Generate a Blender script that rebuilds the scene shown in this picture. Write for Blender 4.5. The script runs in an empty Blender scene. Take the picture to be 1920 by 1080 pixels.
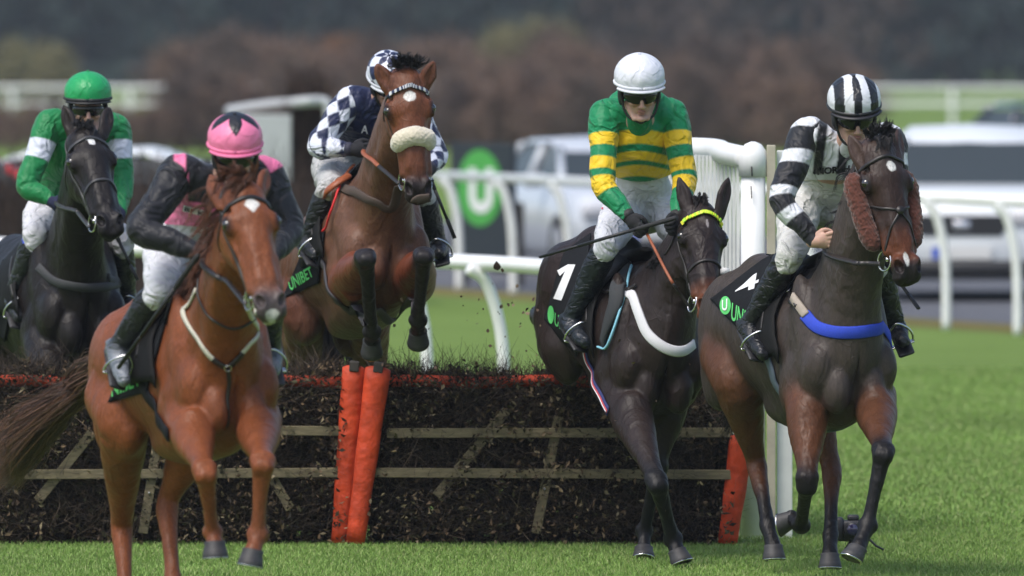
import bpy, math, random
import numpy as np
from mathutils import Vector, Matrix
from mathutils.bvhtree import BVHTree
rng = np.random.default_rng(7)
random.seed(7)
SC = bpy.context.scene
COL = SC.collection
# ------------------------------------------------------------------ camera
F, HZ, CH = 21333.33, 50.0, 2.77        # focal length in photo pixels, horizon row, camera height
cd = bpy.data.cameras.new('camera'); cam = bpy.data.objects.new('camera', cd); COL.objects.link(cam)
cam.location = (0, 0, CH); cam.rotation_euler = (math.pi / 2, 0, 0)
cd.lens = 400; cd.sensor_width = 36; cd.shift_y = -(540 - HZ) / 1920
cd.clip_start = 1; cd.clip_end = 5000
cd.dof.use_dof = True; cd.dof.focus_distance = 57.4; cd.dof.aperture_fstop = 3.9
SC.camera = cam
# ------------------------------------------------------------------ sky, sun, exposure
w = bpy.data.worlds.new('World'); SC.world = w; w.use_nodes = True
nt = w.node_tree; bg = nt.nodes['Background']
sky = nt.nodes.new('ShaderNodeTexSky'); sky.sky_type = 'NISHITA'; sky.sun_disc = False
SUN_EL, SUN_AZ = math.radians(58), math.radians(222)
sky.sun_elevation = SUN_EL; sky.sun_rotation = SUN_AZ; sky.air_density = 1.0; sky.dust_density = 3.0
nt.links.new(sky.outputs[0], bg.inputs[0]); bg.inputs[1].default_value = 0.108
sd = bpy.data.lights.new('sun', 'SUN'); sd.energy = 1.3; sd.angle = math.radians(26); sd.color = (1, .97, .93)
sun = bpy.data.objects.new('sun', sd); COL.objects.link(sun)
sv = Vector((math.sin(SUN_AZ) * math.cos(SUN_EL), math.cos(SUN_AZ) * math.cos(SUN_EL), math.sin(SUN_EL)))
sun.rotation_euler = sv.to_track_quat('Z', 'Y').to_euler()
SC.view_settings.view_transform = 'Standard'; SC.view_settings.look = 'None'
SC.view_settings.exposure = 0.95; SC.view_settings.gamma = 1
# ------------------------------------------------------------------ helpers
def W(px, py, d): return np.array([(px - 960) * d / F, d, CH - (py - HZ) * d / F])
def nrm(v): v = np.asarray(v, float); return v / (np.linalg.norm(v) + 1e-12)
def tag(o, label=None, cat=None, group=None, kind=None):
    if label: o['label'] = label
    if cat: o['category'] = cat
    if group: o['group'] = group
    if kind: o['kind'] = kind
    return o
def empty(name, loc=(0, 0, 0), parent=None):
    o = bpy.data.objects.new(name, None); COL.objects.link(o); o.location = loc
    o.empty_display_size = .1
    if parent: o.parent = parent
    return o
def rootof(o):
    m = Vector((0, 0, 0))
    while o is not None: m += o.location; o = o.parent
    return m
def mesh(name, v, f, mat, parent=None, col=None, smooth=True, fcol=None, world=True, mats=None, midx=None):
    """one object from vertex array + faces (list or (n,3)/(n,4) array); vertices in world space"""
    v = np.asarray(v, np.float32)
    if parent is not None and world: v = v - np.array(rootof(parent), np.float32)
    me = bpy.data.meshes.new(name)
    if isinstance(f, np.ndarray):
        n, k = f.shape
        me.vertices.add(len(v)); me.vertices.foreach_set('co', v.ravel())
        me.loops.add(n * k); me.loops.foreach_set('vertex_index', f.astype(np.int32).ravel())
        me.polygons.add(n); me.polygons.foreach_set('loop_start', np.arange(0, n * k, k, dtype=np.int32))
        me.polygons.foreach_set('loop_total', np.full(n, k, np.int32))
        me.update(calc_edges=True)
    else:
        me.from_pydata([tuple(map(float, x)) for x in v], [], f); me.update()
    me.polygons.foreach_set('use_smooth', np.full(len(me.polygons), smooth))
    if col is not None:
        a = me.color_attributes.new('col', 'FLOAT_COLOR', 'POINT')
        c = np.ones((len(v), 4), np.float32); c[:, :3] = col; a.data.foreach_set('color', c.ravel())
    if fcol is not None:
        a = me.attributes.new('col', 'FLOAT_COLOR', 'FACE')
        c = np.ones((len(me.polygons), 4), np.float32); c[:, :3] = fcol; a.data.foreach_set('color', c.ravel())
    if mats:
        for m in mats: me.materials.append(m)
        me.polygons.foreach_set('material_index', np.asarray(midx, np.int32))
    elif mat: me.materials.append(mat)
    o = bpy.data.objects.new(name, me); COL.objects.link(o)
    if parent: o.parent = parent
    return o
class MB:
    """collects simple shapes into ONE mesh"""
    def __init__(s): s.v = []; s.f = []; s.c = []
    def add(s, v, f, c=None):
        n = len(s.v); s.v += [np.asarray(x, float) for x in v]; s.f += [tuple(i + n for i in q) for q in f]
        s.c += [c] * len(f)
    def box(s, c, h, R=None, bev=0.0, col=None):
        c = np.asarray(c, float); h = np.asarray(h, float); b = min(bev, min(h) * .9)
        R = np.eye(3) if R is None else np.asarray(R)
        if b <= 0:
            v = [c + R @ (h * np.array((x, y, z))) for x in (-1, 1) for y in (-1, 1) for z in (-1, 1)]
            s.add(v, [(0, 1, 3, 2), (4, 6, 7, 5), (0, 4, 5, 1), (2, 3, 7, 6), (0, 2, 6, 4), (1, 5, 7, 3)], col)
        else:
            prof = [(-1, -1), (1, -1), (1, 1), (-1, 1)]
            ring = []
            for (sx, sy) in prof:
                cx, cy = sx * (h[0] - b), sy * (h[1] - b); a0 = {(-1, -1): 180, (1, -1): 270, (1, 1): 0, (-1, 1): 90}[(sx, sy)]
                for k in range(3):
                    a = math.radians(a0 + 45 * k); ring.append((cx + b * math.cos(a), cy + b * math.sin(a), cx + (b*.3) * math.cos(a)*0 , 0))
            n = len(ring); V = []
            for z, ins in ((-h[2], b), (-h[2] + b, 0), (h[2] - b, 0), (h[2], b)):
                for (x, y, _, _) in ring:
                    V.append(c + R @ np.array((x * (1 - ins / h[0] * .8), y * (1 - ins / h[1] * .8), z)))
            f = [(k * n + i, k * n + (i + 1) % n, (k + 1) * n + (i + 1) % n, (k + 1) * n + i) for k in range(3) for i in range(n)]
            f += [tuple(range(n - 1, -1, -1)), tuple(range(3 * n, 4 * n))]
            s.add(V, f, col)
    def tube(s, pts, r, n=10, cap=True, col=None, flat=1.0, up=None):
        pts = [np.asarray(p, float) for p in pts]; m = len(pts)
        r = [r] * m if np.isscalar(r) else list(r)
        V = []; pu = None
        for i, p in enumerate(pts):
            t = nrm(pts[min(i + 1, m - 1)] - pts[max(i - 1, 0)])
            if pu is None:
                u = np.array(up if up is not None else ((0, 0, 1) if abs(t[2]) < .9 else (0, 1, 0)), float)
            else: u = pu
            u = nrm(u - t * np.dot(u, t)); pu = u; w_ = np.cross(t, u)
            for k in range(n):
                a = 2 * math.pi * k / n; V.append(p + r[i] * (math.cos(a) * u * flat + math.sin(a) * w_))
        f = [(i * n + k, i * n + (k + 1) % n, (i + 1) * n + (k + 1) % n, (i + 1) * n + k) for i in range(m - 1) for k in range(n)]
        if cap: f += [tuple(range(n - 1, -1, -1)), tuple(range((m - 1) * n, m * n))]
        s.add(V, f, col)
    def ring(s, c, nv, R, r, n=24, k=8, arc=(0, 2 * math.pi), sc=(1, 1), ref=None, col=None):
        nv = nrm(nv); u = np.array(ref if ref is not None else ((0, 0, 1) if abs(nv[2]) < .9 else (1, 0, 0)), float)
        u = nrm(u - nv * np.dot(u, nv)); v = np.cross(nv, u)
        P = [np.asarray(c) + R * (math.cos(a) * u * sc[0] + math.sin(a) * v * sc[1]) for a in np.linspace(arc[0], arc[1], n)]
        s.tube(P, r, k, cap=True, col=col)
    def build(s, name, mat, parent=None, smooth=True):
        fc = None
        if any(c is not None for c in s.c): fc = np.array([c if c is not None else (1, 1, 1) for c in s.c])
        return mesh(name, s.v, s.f, mat, parent, smooth=smooth, fcol=fc)
def spline(P, n=8):
    P = np.asarray(P, float); out = []
    Q = np.vstack([2 * P[0] - P[1], P, 2 * P[-1] - P[-2]])
    for i in range(1, len(Q) - 2):
        for t in np.linspace(0, 1, n, endpoint=False):
            a, b, c, d = Q[i - 1], Q[i], Q[i + 1], Q[i + 2]
            out.append(.5 * (2 * b + (c - a) * t + (2 * a - 5 * b + 4 * c - d) * t * t + (3 * b - a - 3 * c + d) * t ** 3))
    out.append(P[-1]); return np.array(out)
def noise3(p, s, seed=0, octv=3):
    r = np.random.default_rng(seed); o = np.zeros(len(p)); amp = 1
    for _ in range(octv):
        acc = 0
        for _ in range(5):
            k = r.normal(size=3) * s; ph = r.uniform(0, 6.28, 2)
            q = p @ k + ph[0]; acc = acc + np.sin(q + 1.3 * np.sin(p @ np.roll(k, 1) + ph[1]))
        o += amp * acc / 5; amp *= .5; s *= 2.1
    return o
# ------------------------------------------------------------------ materials
def mat(name, rgb=None, rough=.6, spec=.5, metal=0, noise=None, bump=None, sheen=0, attr=False, coat=0, stretch=(1, 1, 1), trans=0, emit=None, sss=0, hue=0, crease=None, vein=None):
    """noise=(scale, amount) brightness mottling; bump=(scale, height)"""
    m = bpy.data.materials.new(name); m.use_nodes = True; N = m.node_tree; L = N.links.new
    b = N.nodes['Principled BSDF']
    b.inputs['Roughness'].default_value = rough; b.inputs['Metallic'].default_value = metal
    b.inputs['Specular IOR Level'].default_value = spec
    if sheen: b.inputs['Sheen Weight'].default_value = sheen; b.inputs['Sheen Roughness'].default_value = .5
    if coat: b.inputs['Coat Weight'].default_value = coat
    if trans: b.inputs['Transmission Weight'].default_value = trans
    if sss: b.inputs['Subsurface Weight'].default_value = sss; b.inputs['Subsurface Scale'].default_value = .02
    if attr:
        a = N.nodes.new('ShaderNodeAttribute'); a.attribute_name = 'col'; src = a.outputs['Color']
    else:
        a = N.nodes.new('ShaderNodeRGB'); a.outputs[0].default_value = (*rgb, 1); src = a.outputs[0]
    tc = N.nodes.new('ShaderNodeTexCoord'); mp = N.nodes.new('ShaderNodeMapping'); mp.inputs['Scale'].default_value = stretch
    L(tc.outputs['Object'], mp.inputs[0])
    if noise:
        n = N.nodes.new('ShaderNodeTexNoise'); n.inputs['Scale'].default_value = noise[0]; n.inputs['Detail'].default_value = 6; n.inputs['Roughness'].default_value = .65
        L(mp.outputs[0], n.inputs[0])
        mr = N.nodes.new('ShaderNodeMapRange'); mr.inputs[1].default_value = .25; mr.inputs[2].default_value = .75
        mr.inputs[3].default_value = 1 - noise[1]; mr.inputs[4].default_value = 1 + noise[1]; L(n.outputs['Fac'], mr.inputs[0])
        hs = N.nodes.new('ShaderNodeHueSaturation'); L(src, hs.inputs['Color']); L(mr.outputs[0], hs.inputs['Value'])
        src = hs.outputs[0]
        if len(noise) > 2:
            for sc2, am2 in (noise[2:4], noise[4:6]):
                n2 = N.nodes.new('ShaderNodeTexNoise'); n2.inputs['Scale'].default_value = sc2; n2.inputs['Detail'].default_value = 3; L(mp.outputs[0], n2.inputs[0])
                mr2 = N.nodes.new('ShaderNodeMapRange'); mr2.inputs[1].default_value = .3; mr2.inputs[2].default_value = .7; mr2.inputs[3].default_value = 1 - am2; mr2.inputs[4].default_value = 1 + am2; L(n2.outputs['Fac'], mr2.inputs[0])
                h2 = N.nodes.new('ShaderNodeHueSaturation'); L(src, h2.inputs['Color']); L(mr2.outputs[0], h2.inputs['Value']); src = h2.outputs[0]
        if hue:
            m2 = N.nodes.new('ShaderNodeMapRange'); m2.inputs[3].default_value = .5 - hue; m2.inputs[4].default_value = .5 + hue
            L(n.outputs['Fac'], m2.inputs[0]); L(m2.outputs[0], hs.inputs['Hue'])
    L(src, b.inputs['Base Color'])
    hs_ = []
    for par, kind_ in ((crease, 0), (vein, 1)):
        if not par: continue
        n = N.nodes.new('ShaderNodeTexNoise'); n.inputs['Scale'].default_value = par[0]; n.inputs['Detail'].default_value = 2.5 if not kind_ else 1; n.inputs['Distortion'].default_value = 1.2; L(mp.outputs[0], n.inputs[0])
        s1 = N.nodes.new('ShaderNodeMath'); s1.operation = 'SUBTRACT'; s1.inputs[1].default_value = .5; L(n.outputs['Fac'], s1.inputs[0])
        s2 = N.nodes.new('ShaderNodeMath'); s2.operation = 'ABSOLUTE'; L(s1.outputs[0], s2.inputs[0])
        s3 = N.nodes.new('ShaderNodeMapRange'); s3.interpolation_type = 'SMOOTHSTEP'; s3.inputs[1].default_value = 0; s3.inputs[2].default_value = .16 if not kind_ else .022; s3.inputs[3].default_value = 1; s3.inputs[4].default_value = 0; L(s2.outputs[0], s3.inputs[0]); hs_.append((s3.outputs[0], par[1]))
    if hs_:
        prev = None
        for so, dist_ in hs_:
            bp0 = N.nodes.new('ShaderNodeBump'); bp0.inputs['Distance'].default_value = dist_; bp0.inputs['Strength'].default_value = .9; L(so, bp0.inputs['Height'])
            if prev: L(prev.outputs[0], bp0.inputs['Normal'])
            prev = bp0
        L(prev.outputs[0], b.inputs['Normal'])
    if bump:
        n = N.nodes.new('ShaderNodeTexNoise'); n.inputs['Scale'].default_value = bump[0]; n.inputs['Detail'].default_value = 5
        L(mp.outputs[0], n.inputs[0])
        bp = N.nodes.new('ShaderNodeBump'); bp.inputs['Distance'].default_value = bump[1]; bp.inputs['Strength'].default_value = .8
        L(n.outputs['Fac'], bp.inputs['Height']); L(bp.outputs[0], b.inputs['Normal'])
        if hs_: L(prev.outputs[0], bp.inputs['Normal'])
    return m
# ------------------------------------------------------------------ implicit bodies
class SDF:
    def __init__(s, k=.03): s.P = []; s.k = k; s.g = 0
    def cone(s, a, b, ra, rb, col=None, k=None, n=None, f=1.0, sub=False, T=''):
        s.P.append(dict(t=0, a=np.asarray(a, float), b=np.asarray(b, float), ra=ra, rb=rb, c=col, k=s.k if k is None else k,
                        n=None if n is None else nrm(n), f=f, sub=sub, T=T))
    def ell(s, c, r, R=None, col=None, k=None, sub=False, T=''):
        s.P.append(dict(t=1, a=np.asarray(c, float), r=np.asarray(r, float), R=np.eye(3) if R is None else np.asarray(R), c=col,
                        k=s.k if k is None else k, sub=sub, T=T))
    def chain(s, pts, rs, cols=None, k=None, n=None, f=1.0, sm=3, T='', sub=False):
        s.g += 1; n0 = len(s.P)
        pts = np.asarray(pts, float); rs = np.asarray(rs, float)
        Q = spline(np.hstack([pts, rs[:, None]]), sm)
        for i in range(len(Q) - 1):
            ci = None
            if cols is not None:
                j = i // sm; t = (i % sm + .5) / sm
                ci = np.array(cols[j]) * (1 - t) + np.array(cols[min(j + 1, len(cols) - 1)]) * t
            s.cone(Q[i][:3], Q[i + 1][:3], max(Q[i][3], .001), max(Q[i + 1][3], .001), ci, k, n, f, sub, T)
        for p in s.P[n0:]: p['g'] = s.g
    def dist(s, p, X):
        if p['t'] == 0:
            a = p['a']; q = X - a; ba = p['b'] - a
            if p['n'] is not None:
                n = p['n']; g = (1 / p['f'] - 1)
                q = q + (q @ n)[..., None] * n * g; ba = ba + np.dot(ba, n) * n * g
            L2 = max(ba @ ba, 1e-9); t = np.clip((q @ ba) / L2, 0, 1)
            return np.sqrt(((q - t[..., None] * ba) ** 2).sum(-1)) - (p['ra'] + t * (p['rb'] - p['ra']))
        q = (X - p['a']) @ p['R']; r = p['r']
        k0 = np.sqrt(((q / r) ** 2).sum(-1)); k1 = np.sqrt(((q / r ** 2) ** 2).sum(-1)) + 1e-9
        return k0 * (k0 - 1) / k1
    def bbox(s, p):
        if p['t'] == 0:
            m = max(p['ra'], p['rb']) * max(1, p['f']); return np.minimum(p['a'], p['b']) - m, np.maximum(p['a'], p['b']) + m
        m = max(p['r']); return p['a'] - m, p['a'] + m
    def grid(s, h, fine=None, hf=None, disp=None):
        lo = np.min([s.bbox(p)[0] for p in s.P if not p['sub']], 0) - .03; hi = np.max([s.bbox(p)[1] for p in s.P if not p['sub']], 0) + .03
        ax = []
        for i in range(3):
            if fine is None: ax.append(np.arange(lo[i], hi[i] + h, h))
            else:
                a, b = max(fine[0][i], lo[i]), min(fine[1][i], hi[i])
                A = np.arange(lo[i], a, h) if a > lo[i] + h else np.array([])
                B = np.arange(a, b, hf); Cc = np.arange(b, hi[i] + h, h)
                ax.append(np.concatenate([A, B, Cc]))
        V = np.full([len(a) for a in ax], 1.0, np.float32)
        def region(l, u): return tuple(slice(np.searchsorted(ax[i], l[i]), np.searchsorted(ax[i], u[i])) for i in range(3))
        groups = []
        for p in s.P:
            if p.get('g') is not None and groups and groups[-1][0].get('g') == p['g']: groups[-1].append(p)
            else: groups.append([p])
        for G in groups:
            p = G[0]; k = max(p['k'], 1e-4)
            bs = [s.bbox(q) for q in G]; l = np.min([b[0] for b in bs], 0) - k - 2 * h; u = np.max([b[1] for b in bs], 0) + k + 2 * h
            sl = region(l, u)
            if any(q.stop - q.start < 1 for q in sl): continue
            if len(G) == 1:
                g = np.stack(np.meshgrid(*[ax[i][sl[i]] for i in range(3)], indexing='ij'), -1); d = s.dist(p, g).astype(np.float32)
            else:                                   # segments of one limb: joined sharply, then blended with the rest as one
                d = np.full([q.stop - q.start for q in sl], 1.0, np.float32)
                for q, b in zip(G, bs):
                    s2 = region(b[0] - k - 2 * h, b[1] + k + 2 * h)
                    if any(z.stop - z.start < 1 for z in s2): continue
                    g = np.stack(np.meshgrid(*[ax[i][s2[i]] for i in range(3)], indexing='ij'), -1)
                    s3 = tuple(slice(s2[i].start - sl[i].start, s2[i].stop - sl[i].start) for i in range(3))
                    d[s3] = np.minimum(d[s3], s.dist(q, g).astype(np.float32))
            o = V[sl]
            if p['sub']:
                hh = np.maximum(k - np.abs(o + d), 0) / k; V[sl] = np.maximum(o, -d) + hh * hh * k * .25
            else:
                hh = np.maximum(k - np.abs(o - d), 0) / k; V[sl] = np.minimum(o, d) - hh * hh * k * .25
        if disp is not None:
            m = np.abs(V) < .04; idx = np.nonzero(m); X = np.stack([ax[i][idx[i]] for i in range(3)], -1)
            V[m] += disp(X).astype(np.float32)
        return V, ax
    def colors(s, X, tau=.012):
        num = np.zeros((len(X), 3)); den = np.zeros(len(X))
        for p in s.P:
            if p['c'] is None: continue
            l, u = s.bbox(p); m = np.all((X > l - .1) & (X < u + .1), 1)
            if not m.any(): continue
            d = s.dist(p, X[m]); wt = np.exp(-np.clip(d if not p['sub'] else np.abs(d), -.02, .5) / tau) + 1e-12
            num[m] += wt[:, None] * np.asarray(p['c']); den[m] += wt
        return num / np.maximum(den, 1e-12)[:, None]
def nets(V, ax, smooth=1):
    S = V < 0
    nx, ny, nz = V.shape
    c = np.zeros((nx - 1, ny - 1, nz - 1), np.int8)
    for i in (0, 1):
        for j in (0, 1):
            for k in (0, 1): c += S[i:nx - 1 + i, j:ny - 1 + j, k:nz - 1 + k]
    act = (c > 0) & (c < 8); I = np.argwhere(act); idx = np.full(act.shape, -1, np.int32); idx[act] = np.arange(len(I))
    cs = [(i, j, k) for i in (0, 1) for j in (0, 1) for k in (0, 1)]
    val = [V[I[:, 0] + a, I[:, 1] + b, I[:, 2] + d] for a, b, d in cs]
    acc = np.zeros((len(I), 3)); cnt = np.zeros(len(I))
    for x in range(8):
        for y in range(x + 1, 8):
            A, B = np.array(cs[x]), np.array(cs[y])
            if np.abs(A - B).sum() != 1: continue
            m = (val[x] < 0) != (val[y] < 0); t = val[x][m] / (val[x][m] - val[y][m])
            acc[m] += A + (B - A) * t[:, None]; cnt[m] += 1
    L = I + acc / cnt[:, None]
    P = np.stack([np.interp(L[:, i], np.arange(len(ax[i])), ax[i]) for i in range(3)], -1)
    Q = []
    for a in range(3):
        b, d = (a + 1) % 3, (a + 2) % 3
        s0 = [slice(1, None)] * 3; s1 = [slice(1, None)] * 3
        s0[a] = slice(0, -1); s1[a] = slice(1, None)
        s0 = tuple(s0[i] if i == a else slice(1, -1) for i in range(3)); s1 = tuple(s1[i] if i == a else slice(1, -1) for i in range(3))
        ch = S[s0] != S[s1]; E = np.argwhere(ch); ins = S[s0][ch]
        off = np.ones(3, int); off[a] = 0; E = E + off
        def ce(db, dd):
            q = E.copy(); q[:, b] -= db; q[:, d] -= dd; return idx[q[:, 0], q[:, 1], q[:, 2]]
        q = np.stack([ce(1, 1), ce(0, 1), ce(0, 0), ce(1, 0)], 1)
        q[~ins] = q[~ins][:, ::-1]; Q.append(q)
    Q = np.vstack(Q)
    for _ in range(smooth):
        acc = np.zeros_like(P); cnt = np.zeros(len(P))
        for u in range(4):
            a, b = Q[:, u], Q[:, (u + 1) % 4]
            for i in range(3):
                acc[:, i] += np.bincount(a, P[b, i], len(P)) + np.bincount(b, P[a, i], len(P))
            cnt += np.bincount(a, minlength=len(P)) + np.bincount(b, minlength=len(P))
        P = P * .5 + .5 * acc / cnt[:, None]
    return P, Q
def organic(name, s, mt, parent, h, fine=None, hf=None, paint=None, disp=None, tau=.012, smooth=1, clip=None, soft=0):
    V, ax = s.grid(h, fine, hf, disp); P, Q = nets(V, ax, smooth); c = s.colors(P, tau)
    if paint:
        if soft: c = np.mean([paint(P + np.array(o_), c.copy()) for o_ in ((soft, 0, soft), (-soft, 0, soft), (soft, 0, -soft), (-soft, 0, -soft), (0, 0, 0))], 0)
        else: c = paint(P, c)
    if clip is not None:
        keep = clip(P); fk = keep[Q].all(1); Q = Q[fk]
        used = np.unique(Q); rm = np.full(len(P), -1); rm[used] = np.arange(len(used)); P = P[used]; c = c[used]; Q = rm[Q]
    return mesh(name, P, Q, mt, parent, col=c), P, Q
def bvh(P, Q): return BVHTree.FromPolygons([tuple(x) for x in P.tolist()], [tuple(x) for x in Q.tolist()])
CAMP = Vector((0, 0, CH))
def cast(T, px, py, d=58., off=0.0):
    """first point of surface T seen through photo pixel; nearest surface point when the ray misses"""
    tgt = Vector(W(px, py, d)); dr = (tgt - CAMP).normalized()
    hit = T.ray_cast(CAMP, dr)
    if hit[0] is None:
        hit = T.find_nearest(tgt)
    p, n = np.array(hit[0]), np.array(hit[1])
    return p + n * off, n
def hits(T, px, py, d=58.):
    return T.ray_cast(CAMP, (Vector(W(px, py, d)) - CAMP).normalized())[0] is not None
def snap(T, p, off=0.0):
    h = T.find_nearest(Vector(p)); p, n = np.array(h[0]), np.array(h[1]); return p + n * off, n
def strap(mb, T, P, w_, th=.004, off=.003, n=6, col=None, smooth=True, do=True, nsm=2):
    """ribbon with thickness laid on surface T along world points P"""
    Q = spline(P, n) if smooth else np.asarray(P); pts = []; ns = []
    for q in Q:
        if do: p, nn = snap(T, q, off)
        else: p, nn = np.asarray(q), None
        pts.append(p); ns.append(nn)
    pts = np.array(pts)
    if do: ns = np.array(ns)
    for _ in range(nsm):
        pts[1:-1] = (pts[:-2] + 2 * pts[1:-1] + pts[2:]) / 4
        if do: ns[1:-1] = (ns[:-2] + 2 * ns[1:-1] + ns[2:]) / 4
    V = []; m = len(pts)
    ww = w_ if not np.isscalar(w_) else None
    for i in range(m):
        t = nrm(pts[min(i + 1, m - 1)] - pts[max(i - 1, 0)]); nn = nrm(ns[i] - t * np.dot(ns[i], t)) if do else nrm(np.cross(t, np.cross((0, -1., .2), t)))
        s_ = np.cross(t, nn); hw = (w_ if ww is None else np.interp(i / (m - 1), np.linspace(0, 1, len(ww)), ww)) / 2
        for (a, b) in ((-1, -.5), (-.8, 1), (.8, 1), (1, -.5)): V.append(pts[i] + s_ * hw * a + nn * th * b)
    f = [(i * 4 + k, i * 4 + (k + 1) % 4, i * 4 + 4 + (k + 1) % 4, i * 4 + 4 + k) for i in range(m - 1) for k in range(4)]
    f += [(3, 2, 1, 0), tuple((m - 1) * 4 + k for k in range(4))]
    mb.add(V, f, col); return pts
def text_verts(s, size=1.0, bold=0.0, font_sub=2):
    cu = bpy.data.curves.new('lettering', 'FONT'); cu.body = s; cu.size = size; cu.offset = bold; cu.resolution_u = 5
    cu.align_x = 'CENTER'; cu.align_y = 'CENTER'
    o = bpy.data.objects.new('lettering', cu); me = bpy.data.meshes.new_from_object(o)
    import bmesh
    bm = bmesh.new(); bm.from_mesh(me); bmesh.ops.triangulate(bm, faces=bm.faces)
    for _ in range(font_sub):
        es = [e for e in bm.edges if e.calc_length() > .12 * size]
        if es: bmesh.ops.subdivide_edges(bm, edges=es, cuts=1); bmesh.ops.triangulate(bm, faces=bm.faces)
    v = np.array([x.co[:] for x in bm.verts]); f = [tuple(q.index for q in x.verts) for x in bm.faces]
    bm.free(); bpy.data.objects.remove(o); bpy.data.curves.remove(cu); bpy.data.meshes.remove(me)
    c = (v.min(0) + v.max(0)) / 2; v = v - c; return v, f
# ================================================================== THE SETTING
def ground_mat(name, c1, c2, s1=.35, s2=40):
    m = bpy.data.materials.new(name); m.use_nodes = True; N = m.node_tree; L = N.links.new; b = N.nodes['Principled BSDF']
    b.inputs['Roughness'].default_value = .95; b.inputs['Specular IOR Level'].default_value = .15
    tc = N.nodes.new('ShaderNodeTexCoord')
    n1 = N.nodes.new('ShaderNodeTexNoise'); n1.inputs['Scale'].default_value = s1; n1.inputs['Detail'].default_value = 8; n1.inputs['Roughness'].default_value = .7
    n2 = N.nodes.new('ShaderNodeTexNoise'); n2.inputs['Scale'].default_value = s2; n2.inputs['Detail'].default_value = 4
    L(tc.outputs['Object'], n1.inputs[0]); L(tc.outputs['Object'], n2.inputs[0])
    mx = N.nodes.new('ShaderNodeMix'); mx.data_type = 'RGBA'; mx.inputs[6].default_value = (*c1, 1); mx.inputs[7].default_value = (*c2, 1)
    r1 = N.nodes.new('ShaderNodeMapRange'); r1.inputs[1].default_value = .35; r1.inputs[2].default_value = .65; L(n1.outputs['Fac'], r1.inputs[0])
    L(r1.outputs[0], mx.inputs[0])
    r2 = N.nodes.new('ShaderNodeMapRange'); r2.inputs[1].default_value = .3; r2.inputs[2].default_value = .7; r2.inputs[3].default_value = .72; r2.inputs[4].default_value = 1.28; L(n2.outputs['Fac'], r2.inputs[0])
    hs = N.nodes.new('ShaderNodeHueSaturation'); L(mx.outputs[2], hs.inputs['Color']); L(r2.outputs[0], hs.inputs['Value']); L(hs.outputs[0], b.inputs['Base Color'])
    bp = N.nodes.new('ShaderNodeBump'); bp.inputs['Distance'].default_value = .02; L(n2.outputs['Fac'], bp.inputs['Height']); L(bp.outputs[0], b.inputs['Normal'])
    return m
def sheet(name, x0, x1, y0, y1, z, mt, nx=2, ny=2):
    xs = np.linspace(x0, x1, nx); ys = np.linspace(y0, y1, ny)
    v = [(x, y, z) for y in ys for x in xs]; f = [(j * nx + i, j * nx + i + 1, (j + 1) * nx + i + 1, (j + 1) * nx + i) for j in range(ny - 1) for i in range(nx - 1)]
    return tag(mesh(name, v, f, mt, smooth=False), kind='structure')
sheet('ground', -700, 700, -50, 900, 0, ground_mat('turf', (.108, .172, .033), (.136, .208, .045), .7, 26))
def strip(name, o0, o1, z, mt):
    u = np.array((4.54, -12.5)) / 13.3; nv = np.array((12.5, 4.54)) / 13.3; a = np.array((-.34, 119.4)); P = [a + u * t + nv * o for t, o in ((-420, o0), (150, o0), (150, o1), (-420, o1))]
    return tag(mesh(name, [(p[0], p[1], z) for p in P], [(0, 1, 2, 3)], mt, smooth=False), kind='structure')
strip('road', 0, 14, .006, ground_mat('asphalt', (.10, .105, .12), (.14, .145, .16), .3, 60))
strip('road_verge', -1.15, 0, .004, ground_mat('worn_verge', (.17, .13, .045), (.12, .13, .03), .8, 30))
# grass blades in the part of the turf close enough to show them
def blades(name, x0, x1, y0, y1, n, hh, ww, cols):
    x = rng.uniform(x0, x1, n); y = y0 + (y1 - y0) * rng.uniform(0, 1, n)
    den = noise3(np.stack([x, y, 0 * x], 1), 1.1, 5); keep = rng.uniform(-2.6, .6, n) < den; x, y, den = x[keep], y[keep], den[keep]; n = len(x)
    a = rng.uniform(0, 2 * np.pi, n); h = hh * rng.uniform(.45, 1.25, n) * (1 + .15 * den); wd = ww * rng.uniform(.6, 1.3, n)
    lean = rng.normal(0, .55, (n, 2)) * h[:, None]
    base = np.stack([x, y, np.zeros(n)], 1); s = np.stack([np.cos(a), np.sin(a), 0 * a], 1) * wd[:, None]
    mid = base + np.stack([lean[:, 0] * .35, lean[:, 1] * .35, h * .6], 1); tip = base + np.stack([lean[:, 0], lean[:, 1], h], 1)
    V = np.stack([base - s, base + s, mid + s * .8, mid - s * .8, tip], 1).reshape(-1, 3)
    k = np.arange(n) * 5
    T = np.concatenate([np.stack([k, k + 1, k + 2], 1), np.stack([k, k + 2, k + 3], 1), np.stack([k + 3, k + 2, k + 4], 1)])
    cc = np.array(cols); ci = cc[rng.integers(0, len(cc), n)] * rng.uniform(.84, 1.16, (n, 1))
    big = 1 + .13 * noise3(np.stack([x, y, 0 * x], 1), .9, 9)[:, None]
    C = np.repeat(ci * big, 5, 0)
    return tag(mesh(name, V, T, mat('grass_blade', attr=True, rough=.6, spec=.25), col=C, smooth=False), 'short green racecourse turf around the hooves', 'grass', kind='stuff')
blades('grass', -3.2, 3.4, 55.5, 63, 200000, .024, .0020, [(.150, .260, .050), (.175, .290, .062), (.135, .235, .046), (.20, .31, .078), (.25, .30, .11)])
blades('grass', 1.15, 4.3, 63, 92, 200000, .03, .0034, [(.150, .260, .050), (.175, .290, .062), (.135, .235, .046), (.20, .31, .078), (.25, .30, .11)])
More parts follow.
